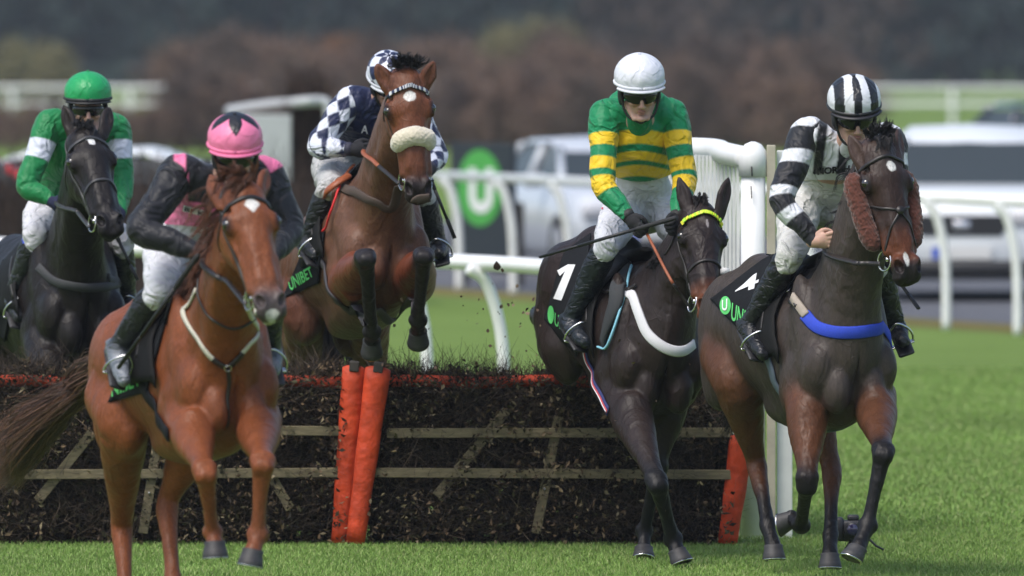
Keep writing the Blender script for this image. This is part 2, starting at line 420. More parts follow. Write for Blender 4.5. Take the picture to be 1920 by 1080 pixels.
# ------------------------------------------------------------------ brush hurdle
WOOD = mat('weathered_wood', (.14, .115, .065), rough=.85, noise=(9, .5), bump=(40, .004), stretch=(1, 1, 6))
LEAFM = mat('brush_leaf', attr=True, rough=.8, spec=.2)
ORANGE = mat('orange_padding', (.46, .042, .006), rough=.65, noise=(5, .5), bump=(14, .02))
DARKWOOD = mat('dark_stake', (.035, .03, .026), rough=.8, noise=(20, .4), bump=(50, .004))
BOLT = mat('zinc_bolt', (.4, .4, .4), rough=.4, metal=.8)
def foliage(n, pos, size, cols, flat=.0):
    """n small bent leaves at pos"""
    a = rng.normal(size=(n, 3)); a /= np.linalg.norm(a, axis=1)[:, None]; b = rng.normal(size=(n, 3)); b = np.cross(a, b); b /= np.linalg.norm(b, axis=1)[:, None]
    c = np.cross(a, b); s = size * rng.uniform(.5, 1.4, (n, 1)); wd = s * rng.uniform(.35, .6, (n, 1))
    V = np.stack([pos - a * s, pos + b * wd + c * s * .25, pos + a * s, pos - b * wd + c * s * .25], 1).reshape(-1, 3)
    k = np.arange(n) * 4; Fq = np.stack([k, k + 1, k + 2, k + 3], 1)
    cc = np.array(cols); C = cc[rng.integers(0, len(cc), n)] * rng.uniform(.55, 1.5, (n, 1))
    return V, Fq, np.repeat(C, 4, 0)
def twigs(n, pos, length, r, dirs, cols):
    d = dirs / np.linalg.norm(dirs, axis=1)[:, None]; ln = length * rng.uniform(.4, 1.3, (n, 1))
    u = np.cross(d, rng.normal(size=(n, 3))); u /= np.linalg.norm(u, axis=1)[:, None]; w_ = np.cross(d, u)
    mid = pos + d * ln * .5 + u * ln * .12 * rng.normal(size=(n, 1)); tip = pos + d * ln + w_ * ln * .18 * rng.normal(size=(n, 1))
    V = []
    for (c, rr) in ((pos, r), (mid, r * .8), (tip, r * .3)):
        for k in range(3): V.append(c + rr * (math.cos(2.094 * k) * u + math.sin(2.094 * k) * w_))
    V = np.stack(V, 1).reshape(-1, 3); k = np.arange(n) * 9; T = []
    for s_ in (0, 3):
        for i in range(3): T.append(np.stack([k + s_ + i, k + s_ + (i + 1) % 3, k + s_ + 3 + (i + 1) % 3, k + s_ + 3 + i], 1))
    cc = np.array(cols); C = cc[rng.integers(0, len(cc), n)] * rng.uniform(.5, 1.5, (n, 1))
    return V, np.concatenate(T), np.repeat(C, 9, 0)
def join(*parts):
    V, Fq, C, o = [], [], [], 0
    for v, f, c in parts: V.append(v); Fq.append(f + o); C.append(c); o += len(v)
    return np.concatenate(V), np.concatenate(Fq), np.concatenate(C)
LC = [(.030, .021, .013), (.046, .031, .018), (.072, .047, .026), (.017, .014, .010), (.11, .075, .044), (.036, .034, .017), (.020, .015, .010)]
TC = [(.02, .015, .012), (.035, .026, .02), (.06, .045, .035), (.10, .075, .055)]
HD = 60.95
def hurdle_panel(x0, x1, rails, braces, label, posts):
    root = tag(empty('hurdle', ((W(x0, 1020, HD)[0] + W(x1, 1020, HD)[0]) / 2, HD, 0)), label, 'hurdle', 'brush hurdles across the course')
    X0, X1 = W(x0, 0, HD)[0], W(x1, 0, HD)[0]; wd = X1 - X0
    def top(x): return .885 + .05 * noise3(np.stack([x * 4, 0 * x, 0 * x], 1), 1., 3) + .045 * noise3(np.stack([x * 16, 0 * x, 0 * x], 1), 1., 4)
    n = int(17500 * wd); x = rng.uniform(X0, X1, n); z = rng.uniform(0, 1, n) * top(x)
    hold = noise3(np.stack([x, 0 * x, z], 1), 9, 6); k = rng.uniform(-1.5, 1.5, n) < hold + .9; x, z = x[k], z[k]; n = len(x)
    y = HD - .02 - rng.uniform(0, 1, n) ** 2 * .20 + .17 * (z / 1.0) * 0 + rng.uniform(0, .2, n) ** 1.5
    A = foliage(n, np.stack([x, y, z], 1), .015, LC)
    n4 = int(1500 * wd); x4 = rng.uniform(X0, X1, n4); z4 = rng.uniform(.02, 1, n4) * top(x4); k4 = noise3(np.stack([x4, 0 * x4, z4], 1), 7, 61) > -.25; x4, z4 = x4[k4], z4[k4]; n4 = len(x4)
    A2 = foliage(n4, np.stack([x4, HD - .24 - rng.uniform(0, .07, n4), z4], 1), .017, LC + [(.12, .09, .05), (.16, .13, .08), (.07, .06, .03)])
    n5 = int(1700 * wd); x5 = rng.uniform(X0, X1 - .03, n5); z5 = top(x5) + rng.normal(-.005, .028, n5) + .02 * noise3(np.stack([x5 * 9, 0 * x5, 0 * x5], 1), 1., 77); k5 = noise3(np.stack([x5 * 5, 0 * x5, 0 * x5], 1), 1., 33) > rng.uniform(-1, .35, n5); x5, z5 = x5[k5], z5[k5]; n5 = len(x5)
    A3 = foliage(n5, np.stack([x5, HD - .19 + rng.uniform(0, .25, n5), z5], 1), .015, LC + [(.10, .07, .04)])
    n2 = int(6000 * wd); x = rng.uniform(X0 + .05, X1 - .1, n2); z = top(x) * rng.uniform(.05, 1, n2); p = np.stack([x, HD - .22 + rng.uniform(0, .35, n2), z], 1)
    B = twigs(n2, p, .21, .0017, np.stack([rng.normal(0, .7, n2), rng.normal(-.2, .4, n2), rng.uniform(-.3, 1.2, n2)], 1), TC)
    n3 = int(1300 * wd); x = rng.uniform(X0 + .05, X1 - .1, n3); p = np.stack([x, HD - .12 + rng.uniform(0, .3, n3), top(x) - .06], 1)
    C = twigs(n3, p, .16, .0018, np.stack([rng.normal(0, .9, n3), rng.normal(0, .4, n3), rng.uniform(.2, 1.3, n3)], 1), TC)
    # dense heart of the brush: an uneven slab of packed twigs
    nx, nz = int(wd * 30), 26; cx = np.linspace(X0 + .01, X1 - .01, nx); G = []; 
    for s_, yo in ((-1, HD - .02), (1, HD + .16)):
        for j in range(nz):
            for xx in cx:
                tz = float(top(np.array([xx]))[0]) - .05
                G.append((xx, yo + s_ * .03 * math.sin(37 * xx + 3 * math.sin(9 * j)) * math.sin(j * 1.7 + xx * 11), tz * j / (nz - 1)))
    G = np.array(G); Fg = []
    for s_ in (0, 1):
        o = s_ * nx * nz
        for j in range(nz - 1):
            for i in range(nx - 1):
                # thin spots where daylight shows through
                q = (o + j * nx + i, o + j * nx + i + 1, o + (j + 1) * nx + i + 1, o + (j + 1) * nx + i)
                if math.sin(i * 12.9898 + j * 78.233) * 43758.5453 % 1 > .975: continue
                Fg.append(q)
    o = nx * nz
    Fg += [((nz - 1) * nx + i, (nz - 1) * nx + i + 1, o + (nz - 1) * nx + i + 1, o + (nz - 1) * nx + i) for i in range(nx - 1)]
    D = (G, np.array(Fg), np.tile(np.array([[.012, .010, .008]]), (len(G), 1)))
    V, Fq, Cc = join(A, A2, A3, B, C, D)
    mesh('brush', V, Fq, LEAFM, root, col=Cc, smooth=False)
    for (a, b, y1, y2) in rails:
        m = MB(); pa, pb = W(a, y1, HD - .25), W(b, y2, HD - .25); c = (pa + pb) / 2; L = np.linalg.norm(pb - pa) / 2
        t = nrm(pb - pa); R = np.stack([np.cross((0, 1, 0), t) * -1, (0, 1, 0), t], 1); m.box(c, (.026, .012, L), R, .004); m.build('wooden_rail', WOOD, root, smooth=False)
    for (a, ya, b, yb) in braces:
        m = MB(); pa, pb = W(a, ya, HD - .225), W(b, yb, HD - .225); c = (pa + pb) / 2; L = np.linalg.norm(pb - pa) / 2
        t = nrm(pb - pa); R = np.stack([np.cross((0, 1, 0), t) * -1, (0, 1, 0), t], 1); m.box(c, (.026, .011, L), R, .004); br = m.build('wooden_brace', WOOD, root, smooth=False)
        m = MB(); q = pa * .62 + pb * .38; m.tube([q + (0, -.012, 0), q + (0, -.022, 0)], .007, 8); m.build('bolt', BOLT, br)
    # padded orange top bar
    m = MB(); P = [np.array((x, HD - .12, .872 + .006 * math.sin(9 * x))) for x in np.linspace(X0 + .02, X1 - .02, 30)]
    m.tube(P, .032, 12); m.build('padded_top_bar', ORANGE, root)
    for (xb, yb, xt, yt, d, r) in posts:
        m = MB(); a, b = W(xb, yb, d), W(xt, yt, d - .05); n = 14; P = [a + (b - a) * t for t in np.linspace(0, 1, n)]
        rs = [r * (.84 + .3 * t + .03 * math.sin(5 * t * 3.1 + xb)) for t in np.linspace(0, 1, n)]; rs[-1] *= 1.0
        P.append(P[-1] + (b - a) * .012); rs.append(r * .72)
        m.tube(P, rs, 16, flat=.62, up=(0, 1, 0)); po = m.build('padded_post', ORANGE, root)
        m = MB(); t = nrm(b - a); e = P[-1]; R = np.stack([np.cross((0, 1, 0), t) * -1, np.cross(t, np.cross((0, 1, 0), t) * -1), t], 1)
        m.box(e + t * -.002 + np.array((0, -.015, 0)), (.026, .030, .028), R, .006); m.build('stake_end', DARKWOOD, po, smooth=False)
    return root
H1 = hurdle_panel(-25, 652, [(-25, 640, 890, 886), (230, 640, 806, 808)], [(70, 940, 172, 812), (268, 1000, 300, 800), (455, 800, 545, 955)],
                  'brush hurdle left of the twin orange posts, behind the chestnut horse', [(637, 1018, 664, 690, HD - .22, .056)])
H2 = hurdle_panel(690, 1374, [(700, 1372, 886, 890), (725, 1372, 812, 811)], [(818, 930, 950, 770), (1005, 1000, 1048, 780)],
                  'brush hurdle from the twin orange posts to the white wing', [(666, 1018, 709, 692, HD - .26, .060), (1364, 1019, 1392, 820, HD - .2, .060)])
# ------------------------------------------------------------------ white rails
WHITE = mat('white_plastic', (.78, .79, .78), rough=.4, spec=.5, noise=(5, .08), bump=(60, .0006))
OLDWHITE = mat('aged_white_plastic', (.66, .68, .66), rough=.5, noise=(4, .14))
def rail(name, pts, label, group, zt=1.2, r=.065, posts=(), lr=.042, lean=(-.45, .1), m_=None, second=None):
    root = tag(empty(name, (pts[0][0], pts[0][1], 0)), label, 'rail', group)
    m = MB(); P = spline([(x, y, zt) for x, y in pts], 10) if len(pts) > 2 else [np.array((x, y, zt)) for x, y in pts]
    m.tube(P, r, 14, flat=.8); m.build('top_rail', m_ or WHITE, root)
    if second: m = MB(); m.tube([p - np.array((0, 0, second)) for p in P], r * .8, 10); m.build('lower_rail', m_ or WHITE, root)
    for (x, y, lx, ly) in posts:
        m = MB(); m.tube(spline([(x, y, zt - r * .5), (x + lx * .5, y + ly * .5, zt - .13), (x + lx * .88, y + ly * .88, zt - .42), (x + lx, y + ly, zt - .75), (x + lx, y + ly, 0)], 6), lr, 10)
        m.build('post', m_ or WHITE, root)
    return root
def onl(px, s): d = F / s; return ((px - 960) * d / F, d)
near = [onl(-120, 257), onl(0, 260), onl(400, 269), onl(830, 280), onl(1000, 286), onl(1200, 296)]
rail('running_rail', near, 'near white running rail curving behind the jumping horse', None, posts=[(onl(878, 281)[0], 75.5, .24, .1), (onl(745, 281)[0], 76, .2, .1), (onl(300, 269)[0], 79, .2, .1)])
a, b = np.array(onl(838, 178)), np.array(onl(1912, 209)); dr = (b - a) / np.linalg.norm(b - a)
pp = []
for k in range(-1, 11):
    q = b + dr * (-2.0 * k) + np.array((-.22, 0)); pp.append((q[0], q[1], .2, 0))
rail('running_rail', [tuple(a - dr * 1.2), tuple(b + dr * 4)], 'far white running rail with bent legs in front of the parked white car', None, posts=pp, r=.06)
fr = [(x, 300 + .03 * x * x * 0) for x in (-40, 0, 40)]
rail('boundary_rail', fr, 'distant blurred white boundary rail below the wood', None, zt=1.15, r=.07, second=.42, posts=[(x, 300, 0.02, 0) for x in np.arange(-38, 39, 3.1)], m_=WHITE, lr=.07)
# ------------------------------------------------------------------ hurdle wing
def wing():
    D = 61.6; root = tag(empty('hurdle_wing', (W(1410, 0, D)[0], D, 0)), 'tall white slatted hurdle wing with a thick round corner post', 'wing')
    s = F / D
    c = W(1412, 300, D); m = MB(); m.tube([(c[0], D, 0), (c[0], D, 1.2), (c[0], D, c[2] - .04)], .066, 20); m.build('corner_post', WHITE, root)
    m = MB(); zt = c[2] + .05
    m.tube([(c[0], D, c[2] - .09), (c[0], D, zt - .03), (c[0], D, zt), (c[0], D, zt + .035), (c[0], D, zt + .05)], [.078, .078, .07, .045, .012], 20); cp = m.build('elbow_cap', WHITE, root)
    L = W(1300, 300, 63.6)
    m = MB(); m.tube(spline([(c[0] - .03, D, zt - .04), (c[0] - .14, D + .5, zt - .02), (L[0] + .1, D + 1.5, zt - .01), (L[0] - .18, D + 2.4, zt - .01)], 8), .062, 16); m.build('top_tube', WHITE, root)
    n = 20
    m = MB()
    for i in range(n):
        t = (i + .5) / n; x = c[0] - .07 + (L[0] - .16 - c[0] + .07) * t; y = D + .08 + 2.3 * t
        m.box((x, y, 1.03), (.0080, .05, 1.03), None, 0)
    m.build('slat_panel', OLDWHITE, root, smooth=False)
    for (px, wd, dd, yt) in ((1431, .010, .02, 280), (1446, .024, -.02, 272), (1471, .042, .03, 282)):
        q = W(px, yt, D + dd); m = MB(); m.box((q[0], D + dd, q[2] / 2), (wd, .018, q[2] / 2), None, .005); m.build('side_board', OLDWHITE if px != 1446 else mat('bare_board', (.42, .39, .30), rough=.8, noise=(8, .2)), root, smooth=False)
    for k in (.45, 1.3):
        m = MB(); m.box((c[0] - .19, D + 1.25, k), (.012, 1.25, .02), np.array(Matrix.Rotation(math.atan2(.27, 2.3) * 1, 3, 'Z'))); m.build('cross_bar', OLDWHITE, root, smooth=False)
    m = MB()
    for (px, y0, y1) in ((1409, 312, 330), (1408, 348, 372)): 
        q0, q1 = W(px, y0, D - .069), W(px + 1, y1, D - .069); m.tube([q0 + (0, -.014, 0), q1 + (0, -.014, 0)], .004, 6)
    m.build('scuff_mark', DARKWOOD, root)
wing()
# ------------------------------------------------------------------ background structures
BRUSH = mat('birch_brush', (.022, .014, .011), rough=.95, noise=(14, .5), bump=(30, .05), stretch=(1, 1, .3))
def birch_fence(x0, x1, d, z, th, label):
    root = tag(empty('birch_fence', ((W(x0, 0, d)[0] + W(x1, 0, d)[0]) / 2, d, 0)), label, 'fence')
    X0, X1 = W(x0, 0, d)[0], W(x1, 0, d)[0]; m = MB(); n = 60
    V, f = [], []
    for i in range(n + 1):
        x = X0 + (X1 - X0) * i / n; t = z + .03 * math.sin(i * 1.7) + .02 * math.sin(i * 4.1)
        V += [(x, d - th * .6, 0), (x, d - th * .25, t * .8), (x, d - th * .1, t), (x, d + th * .3, t), (x, d + th * .5, 0)]
    f = [(i * 5 + k, i * 5 + 5 + k, i * 5 + 6 + k, i * 5 + 1 + k) for i in range(n) for k in range(4)] + [(0, 1, 2, 3, 4), tuple(n * 5 + k for k in (4, 3, 2, 1, 0))]
    m.add(V, f); m.build('packed_birch', BRUSH, root)
    N_ = 3500; x = rng.uniform(X0, X1, N_); p = np.stack([x, rng.uniform(d - th * .5, d + th * .3, N_), rng.uniform(z * .2, z, N_)], 1)
    v, q, c = twigs(N_, p, .35, .004, np.stack([rng.normal(0, .25, N_), rng.normal(-.1, .15, N_), np.ones(N_)], 1), [(.04, .025, .018), (.07, .045, .035), (.02, .014, .012)])
    mesh('loose_twigs', v, q, LEAFM, root, col=c, smooth=False)
birch_fence(-60, 640, 92, 1.5, .9, 'dark brown birch steeplechase fence behind the left horses')
birch_fence(543, 612, 112.5, 2.05, .9, 'taller brown birch fence end beside the white wing panel')
DIMW = mat('dull_white_plastic', (.42, .44, .45), rough=.6)
root = tag(empty('fence_wing', (W(500, 0, 112)[0], 112, 0)), 'white fence wing panel with rounded top rail, blurred behind the checked rider', 'wing')
m = MB(); a = W(447, 215, 112); b = W(546, 210, 112); m.box(((a[0] + b[0]) / 2, 112, a[2] / 2), ((b[0] - a[0]) / 2, .04, a[2] / 2), None, .01); m.build('panel', DIMW, root, smooth=False)
m = MB(); m.tube(spline([W(430, 208, 114), W(490, 199, 113), W(560, 192, 112), W(600, 190, 112), W(614, 198, 112), W(617, 225, 112)], 6), .055, 12); m.build('top_rail', DIMW, root)
m = MB(); q = W(617, 225, 112); m.tube([q, (q[0], q[1], 0)], .05, 10); m.build('post', DIMW, root)
# advertising board
root = tag(empty('advertising_board', (W(900, 0, 121)[0], 121.5, 0)), 'dark advertising board with a green disc and white letter U', 'board')
sB = F / 121.5
m = MB(); a, b = W(812, 268, 121.5), W(1010, 430, 121.5); m.box(((a[0] + b[0]) / 2, 121.5, (a[2] + .25) / 2 + .0), ((b[0] - a[0]) / 2, .03, (a[2] - .25) / 2), None, .008)
NAVY = mat('dark_board', (.016, .022, .032), rough=.5); GREEN = mat('logo_green', (.06, .33, .06), rough=.5); m.build('panel', NAVY, root, smooth=False)
c = W(908, 352, 121.45); m = MB(); n = 40; R_ = 72 / sB
V = [(c[0] + R_ * math.cos(t), 121.462, c[2] + R_ * math.sin(t)) for t in np.linspace(0, 2 * math.pi, n, endpoint=False)]; m.add(V, [tuple(range(n))]); dk = m.build('green_disc', GREEN, root, smooth=False)
tv, tf = text_verts('U', 1, .05, 0); sc_ = 85 / sB / (tv[:, 1].max() - tv[:, 1].min())
mesh('letter', [(c[0] + .03 + v[0] * sc_ * 1.05, 121.455, c[2] - .03 + v[1] * sc_) for v in tv], [tuple(f) for f in tf], mat('letter_white', (.7, .72, .72), rough=.5), dk, smooth=False)
for x in (-.4, .6):
    m = MB(); m.box((c[0] + x, 121.56, .45), (.03, .03, .45)); m.build('post', DARKWOOD, root, smooth=False)
root.rotation_euler = (0, 0, math.radians(-54))
# ------------------------------------------------------------------ cars
GLASS = mat('car_glass', (.035, .045, .05), rough=.25, spec=.35); TYRE = mat('tyre_rubber', (.012, .012, .013), rough=.85); RIM = mat('alloy_rim', (.35, .35, .36), rough=.35, metal=.6)
BLACKP = mat('black_trim', (.012, .012, .014), rough=.5); LAMP = mat('lamp_glass', (.5, .5, .52), rough=.15, spec=.9); PLATE = mat('number_plate', (.62, .62, .6), rough=.5)
CHROME = mat('chrome', (.6, .6, .62), rough=.2, metal=.9); PBLUE = mat('plate_blue', (.02, .08, .5), rough=.5)
def car(x, y, yaw, paint, label, name='parked_car', w_=.92, l_=2.3, h_=1.7, group='cars parked along the road', low=False):
    root = tag(empty(name, (x, y, 0)), label, 'car', group)
    cy, sy = math.cos(yaw), math.sin(yaw)
    def T(P): return [(x + p[0] * cy - p[1] * sy, y + p[0] * sy + p[1] * cy, p[2]) for p in P]
    hb = h_ * .67; g = .22
    # lower body sections along the length (front at -l_)
    secs = [(-l_, .42, hb * .72, .86), (-l_ + .08, g + .06, hb * .88, .96), (-l_ + .35, g, hb * .97, 1.0), (-.75, g, hb * 1.03, 1.0), (0, g, hb * 1.04, 1.0), (l_ - .3, g, hb * 1.06, .99), (l_ - .04, g + .1, hb * 1.0, .94)]
    V = []
    for (yy, z0, z1, k) in secs:
        W_ = w_ * k; V += [(-W_ * .9, yy, z0), (-W_, yy, z0 + .12), (-W_ * 1.0, yy, (z0 + z1) * .55), (-W_ * .95, yy, z1 - .08), (-W_ * .82, yy, z1), (W_ * .82, yy, z1), (W_ * .95, yy, z1 - .08), (W_, yy, (z0 + z1) * .55), (W_, yy, z0 + .12), (W_ * .9, yy, z0)]
    n = 10; f = [(i * n + k, i * n + (k + 1) % n, (i + 1) * n + (k + 1) % n, (i + 1) * n + k) for i in range(len(secs) - 1) for k in range(n)]
    f += [tuple(range(n))[::-1], tuple((len(secs) - 1) * n + k for k in range(n))]
    m = MB(); m.add(T(V), f)
    # pillars and roof
    cs = [(-.95, hb * 1.0, .80), (-.35, h_ * .915, .66), (.1, h_, .64), (1.3 if not low else .7, h_ * .985, .64), (l_ - .12 if not low else l_ - .8, hb * 1.05, .78)]
    R = [(-w_ * k, yy, z) for (yy, z, k) in cs] + [(w_ * k, yy, z) for (yy, z, k) in cs]
    roof = [R[1], R[2], R[3], R[8], R[7], R[6]]
    V2 = []
    for (yy, z, k) in ((cs[1][0] - .03, cs[1][1] - .01, .66), (cs[1][0] + .1, cs[1][1] + .035, .66), (cs[2][0], cs[2][1] + .03, .655), (cs[3][0], cs[3][1] + .03, .65), (cs[3][0] + .15, cs[3][1] - .03, .66)):
        V2 += [(-w_ * k, yy, z - .05), (-w_ * (k - .06), yy, z), (0, yy, z + .025), (w_ * (k - .06), yy, z), (w_ * k, yy, z - .05)]
    f2 = [(i * 5 + k, i * 5 + k + 1, i * 5 + 6 + k, i * 5 + 5 + k) for i in range(4) for k in range(4)]
    m.add(T(V2), f2)
    m.build('body', paint, root)
    for s_ in (-1, 1):
        for (a, b) in (((s_ * w_ * .82, -1.0, hb * .99), (s_ * w_ * .655, -.36, h_ * .915)), ((s_ * w_ * .86, .45, hb), (s_ * w_ * .65, .42, h_ * .97)), ((s_ * w_ * .82, cs[4][0] + .02, hb), (s_ * w_ * .65, cs[3][0] + .1, h_ * .96))):
            q = MB(); q.tube(T([a, b]), .045, 8); q.build('pillar', paint, root)
    q = MB(); A = [(-w_ * .78, -.97, hb * 1.0), (w_ * .78, -.97, hb * 1.0), (w_ * .64, -.37, h_ * .92), (-w_ * .64, -.37, h_ * .92)]; q.add(T(A + [(a_[0], a_[1] + .03, a_[2]) for a_ in A]), [(0, 1, 2, 3), (7, 6, 5, 4)]); q.build('windscreen', GLASS, root, smooth=False)
    for s_ in (-1, 1):
        q = MB(); A = [(s_ * w_ * .80, -.93, hb * 1.02), (s_ * w_ * .83, cs[4][0] - .1, hb * 1.04), (s_ * w_ * .645, cs[3][0] + .05, h_ * .955), (s_ * w_ * .645, -.36, h_ * .955)]; q.add(T(A + [(a_[0] - s_ * .03, a_[1], a_[2]) for a_ in A]), [(0, 1, 2, 3), (7, 6, 5, 4)]); q.build('side_window', GLASS, root, smooth=False)
        q = MB(); q.box(T([(s_ * w_ * .70, -l_ + .03, hb * .74)])[0], (.2, .07, .085), np.array(Matrix.Rotation(yaw, 3, 'Z')), .03); q.build('headlight', LAMP, root)
        q = MB(); q.box(T([(s_ * (w_ + .1), -.8, hb * 1.06)])[0], (.11, .06, .08), np.array(Matrix.Rotation(yaw, 3, 'Z')), .03); q.build('mirror', paint, root)
        for yy in (-l_ + .85, l_ - .9):
            c0 = T([(s_ * (w_ - .22), yy, .35)])[0]; c1 = T([(s_ * (w_ + .01), yy, .35)])[0]; c2 = T([(s_ * (w_ + .02), yy, .35)])[0]
            q = MB(); q.tube([c0, c1], .35, 24); wh = q.build('wheel', TYRE, root); q = MB(); q.tube([c1, c2], .22, 18); q.build('rim', RIM, wh)
    q = MB(); A = [(-.52, hb * .76), (.52, hb * .76), (.40, hb * .58), (-.40, hb * .58)]; q.add(T([(a_, -l_ - .012, z) for a_, z in A] + [(a_, -l_ + .1, z) for a_, z in A]), [(0, 1, 2, 3), (0, 4, 5, 1), (1, 5, 6, 2), (2, 6, 7, 3), (3, 7, 4, 0)]); gr = q.build('grille', BLACKP, root, smooth=False)
    q = MB(); q.box(T([(0, -l_ - .02, hb * .67)])[0], (.085, .01, .05), np.array(Matrix.Rotation(yaw, 3, 'Z')), .01); q.build('badge', CHROME, gr)
    q = MB(); q.box(T([(0, -l_ + .01, .34)])[0], (w_ * .86, .08, .085), np.array(Matrix.Rotation(yaw, 3, 'Z')), .03); q.build('lower_bumper', BLACKP, root)
    q = MB(); q.box(T([(0, -l_ - .03, .50)])[0], (.30, .012, .06), np.array(Matrix.Rotation(yaw, 3, 'Z'))); pl = q.build('number_plate', PLATE, root, smooth=False)
    q = MB(); q.box(T([(-.26, -l_ - .044, .50)])[0], (.035, .003, .058), np.array(Matrix.Rotation(yaw, 3, 'Z'))); q.build('plate_band', PBLUE, pl, smooth=False)
    return root
def paintm(n, c): return mat(n, c, rough=.25, spec=.6, coat=.6)
PW = paintm('white_car_paint', (.72, .75, .76)); PS = paintm('silver_car_paint', (.50, .53, .57)); PR = paintm('red_car_paint', (.55, .03, .03)); PD = paintm('dark_blue_car_paint', (.02, .03, .06))
car((1816 - 960) / (F / 116.5), 116.5, math.radians(-4), PW, 'large white car facing the course behind the far running rail', h_=1.72, w_=1.0)
car((1135 - 960) / (F / 127), 127, math.radians(14), PS, 'silver grey car between the green disc board and the hooped rider', h_=1.5)
car((310 - 960) / (F / 114), 114, math.radians(80), PW, 'pale white car behind the pink capped rider', h_=1.52)
car((-40 - 960) / (F / 113), 113, math.radians(85), PR, 'red car cut off by the left edge of the picture', h_=1.5)
car((2010 - 960) / (F / 150), 150, math.radians(20), PD, 'dark blue car behind the large white car', h_=1.75)
# ------------------------------------------------------------------ trees and shrubs
BARK = mat('bark', (.045, .035, .028), rough=.9, noise=(6, .4), bump=(12, .03))
CROWN = mat('tree_leaf', attr=True, rough=.85, spec=.1)
def tree_mesh(h, r, base, cols, n=2600, size=.16, conif=False):
    P = []
    nb = 26
    mb = MB(); mb.tube(spline([(0, 0, 0), (.05, .03, h * .3), (-.05, .05, h * .6), (0, 0, h * .92)], 4), [r * .09 * (1 - .9 * t) + .02 for t in np.linspace(0, 1, 13)], 8)
    for i in range(nb):
        z = base + (h - base) * (i / nb) ** .9; a = i * 2.4; L = r * (1 - ((z - base) / (h - base)) ** 1.5 * .85) if not conif else r * (1 - (z - base) / (h - base)) + .1
        e = np.array((math.cos(a) * L, math.sin(a) * L, z + (.25 * L if not conif else -.15 * L))); mb.tube([(0, 0, z * .93), e * .5 + np.array((0, 0, z * .46 + .1)), e], [.05, .035, .01], 5)
        k = n // nb; t = rng.uniform(.25, 1.08, (k, 1)) ** .7; c = np.array((0, 0, z * .93)) * (1 - t) + e * t
        P.append(c + rng.normal(0, 1, (k, 3)) * r * (.17 if not conif else .12))
    P = np.concatenate(P); P[:, 2] = np.maximum(P[:, 2], .05)
    br = 1 + .35 * noise3(P, 2.2 / r * 1.5, int(h * 10))[:, None]
    V, Fq, C = foliage(len(P), P, size, cols); C = C * np.repeat(np.clip(br, .4, 1.7), 4, 0)
    return mb, (V, Fq, C)
def plant(name, protos, kinds):
    """kinds: list of (proto index, x, y, scale, label, cat, group)"""
    first = {}
    for (k, x, y, s, rz, label, cat, group) in kinds:
        if k not in first:
            mb, (V, Fq, C) = protos[k]; e = empty(name[k], (0, 0, 0)); mb.build('trunk' if cat == 'tree' else 'stem', BARK, e); mesh('crown' if cat == 'tree' else 'foliage', V, Fq, CROWN, e, col=C, smooth=False); first[k] = e; o = e
        else:
            o = first[k].copy(); COL.objects.link(o)
            for ch in first[k].children:
                c = ch.copy(); COL.objects.link(c); c.parent = o
        o.location = (x, y, 0); o.scale = (s, s, s); o.rotation_euler = (0, 0, rz); tag(o, label, cat, group)
DK = [(.034, .050, .048), (.045, .062, .060), (.028, .042, .044), (.050, .066, .060)]
BR = [(.10, .072, .058), (.13, .09, .07), (.075, .062, .055), (.11, .085, .075)]
RU = [(.17, .115, .09), (.19, .12, .09), (.14, .105, .088), (.215, .14, .095)]
YE = [(.19, .17, .09), (.23, .20, .10), (.15, .15, .08)]
OR = [(.26, .12, .04), (.20, .09, .035)]
prot = [tree_mesh(11, 2.6, .3, DK, 5200, .2, True), tree_mesh(10, 2.8, .4, DK, 5200, .2), tree_mesh(10, 2.6, .5, BR, 4200, .18),
        tree_mesh(2.0, 1.3, .05, RU, 2600, .07), tree_mesh(2.6, 1.1, .05, YE, 2600, .07), tree_mesh(1.9, .9, .05, OR, 2000, .07), tree_mesh(2.4, 1.3, .05, BR, 2600, .07)]
names = ['dark_conifer', 'dark_tree', 'bare_brown_tree', 'russet_shrub', 'yellow_green_shrub', 'orange_shrub', 'brown_shrub']
ks = []
G1 = 'trees of the dark wood behind the course'
for r_ in range(3):
    for i in range(15):
        x = -34 + i * 4.9 + (r_ % 2) * 2.4 + rng.normal(0, .6); y = 500 + r_ * 9 + rng.normal(0, 1.5)
        kk = int(rng.choice([0, 0, 1, 2])); px = 960 + x * F / y
        if 1050 < px < 1400 and r_ == 0: kk = 2
        if 700 < px < 1020 or px > 1650: kk = int(rng.choice([0, 1]))
        lab = ['dark pointed conifer in the blurred wood behind the course', 'dark green broad tree in the blurred wood behind the course', 'brown bare tree in the blurred wood behind the course'][kk]
        ks.append((kk, x, y, rng.uniform(.9, 1.2), rng.uniform(0, 6), lab, 'tree', 'look-alike ' + names[kk].replace('_', ' ') + 's of the far wood'))
plant(names, prot, ks)
ks = []
spec = {3: ('low russet shrub in the blurred scrub row beyond the parked cars', 'russet shrubs beyond the cars'), 6: ('dull brown shrub in the blurred scrub row beyond the parked cars', 'brown shrubs beyond the cars'),
        4: ('yellow green shrub in the scrub row behind the white capped rider', 'yellow green shrubs'), 5: ('orange shrub in the scrub row left of the checked cap', 'orange shrubs')}
for i in range(40):
    px = 330 + i * 33 + rng.normal(0, 8); y = 330 + rng.uniform(-12, 12); k = 3 if rng.uniform() < .62 else 6; s = rng.uniform(.75, 1.1)
    if px > 1560: s *= .7
    ks.append((k, (px - 960) * y / F, y, s, rng.uniform(0, 6), *[spec[k][0], 'shrub', spec[k][1]]))
for px in (960, 1010, 1060, 930): ks.append((4, (px - 960) * 352 / F, 352 + rng.uniform(-3, 3), rng.uniform(.95, 1.2), rng.uniform(0, 6), spec[4][0], 'shrub', spec[4][1]))
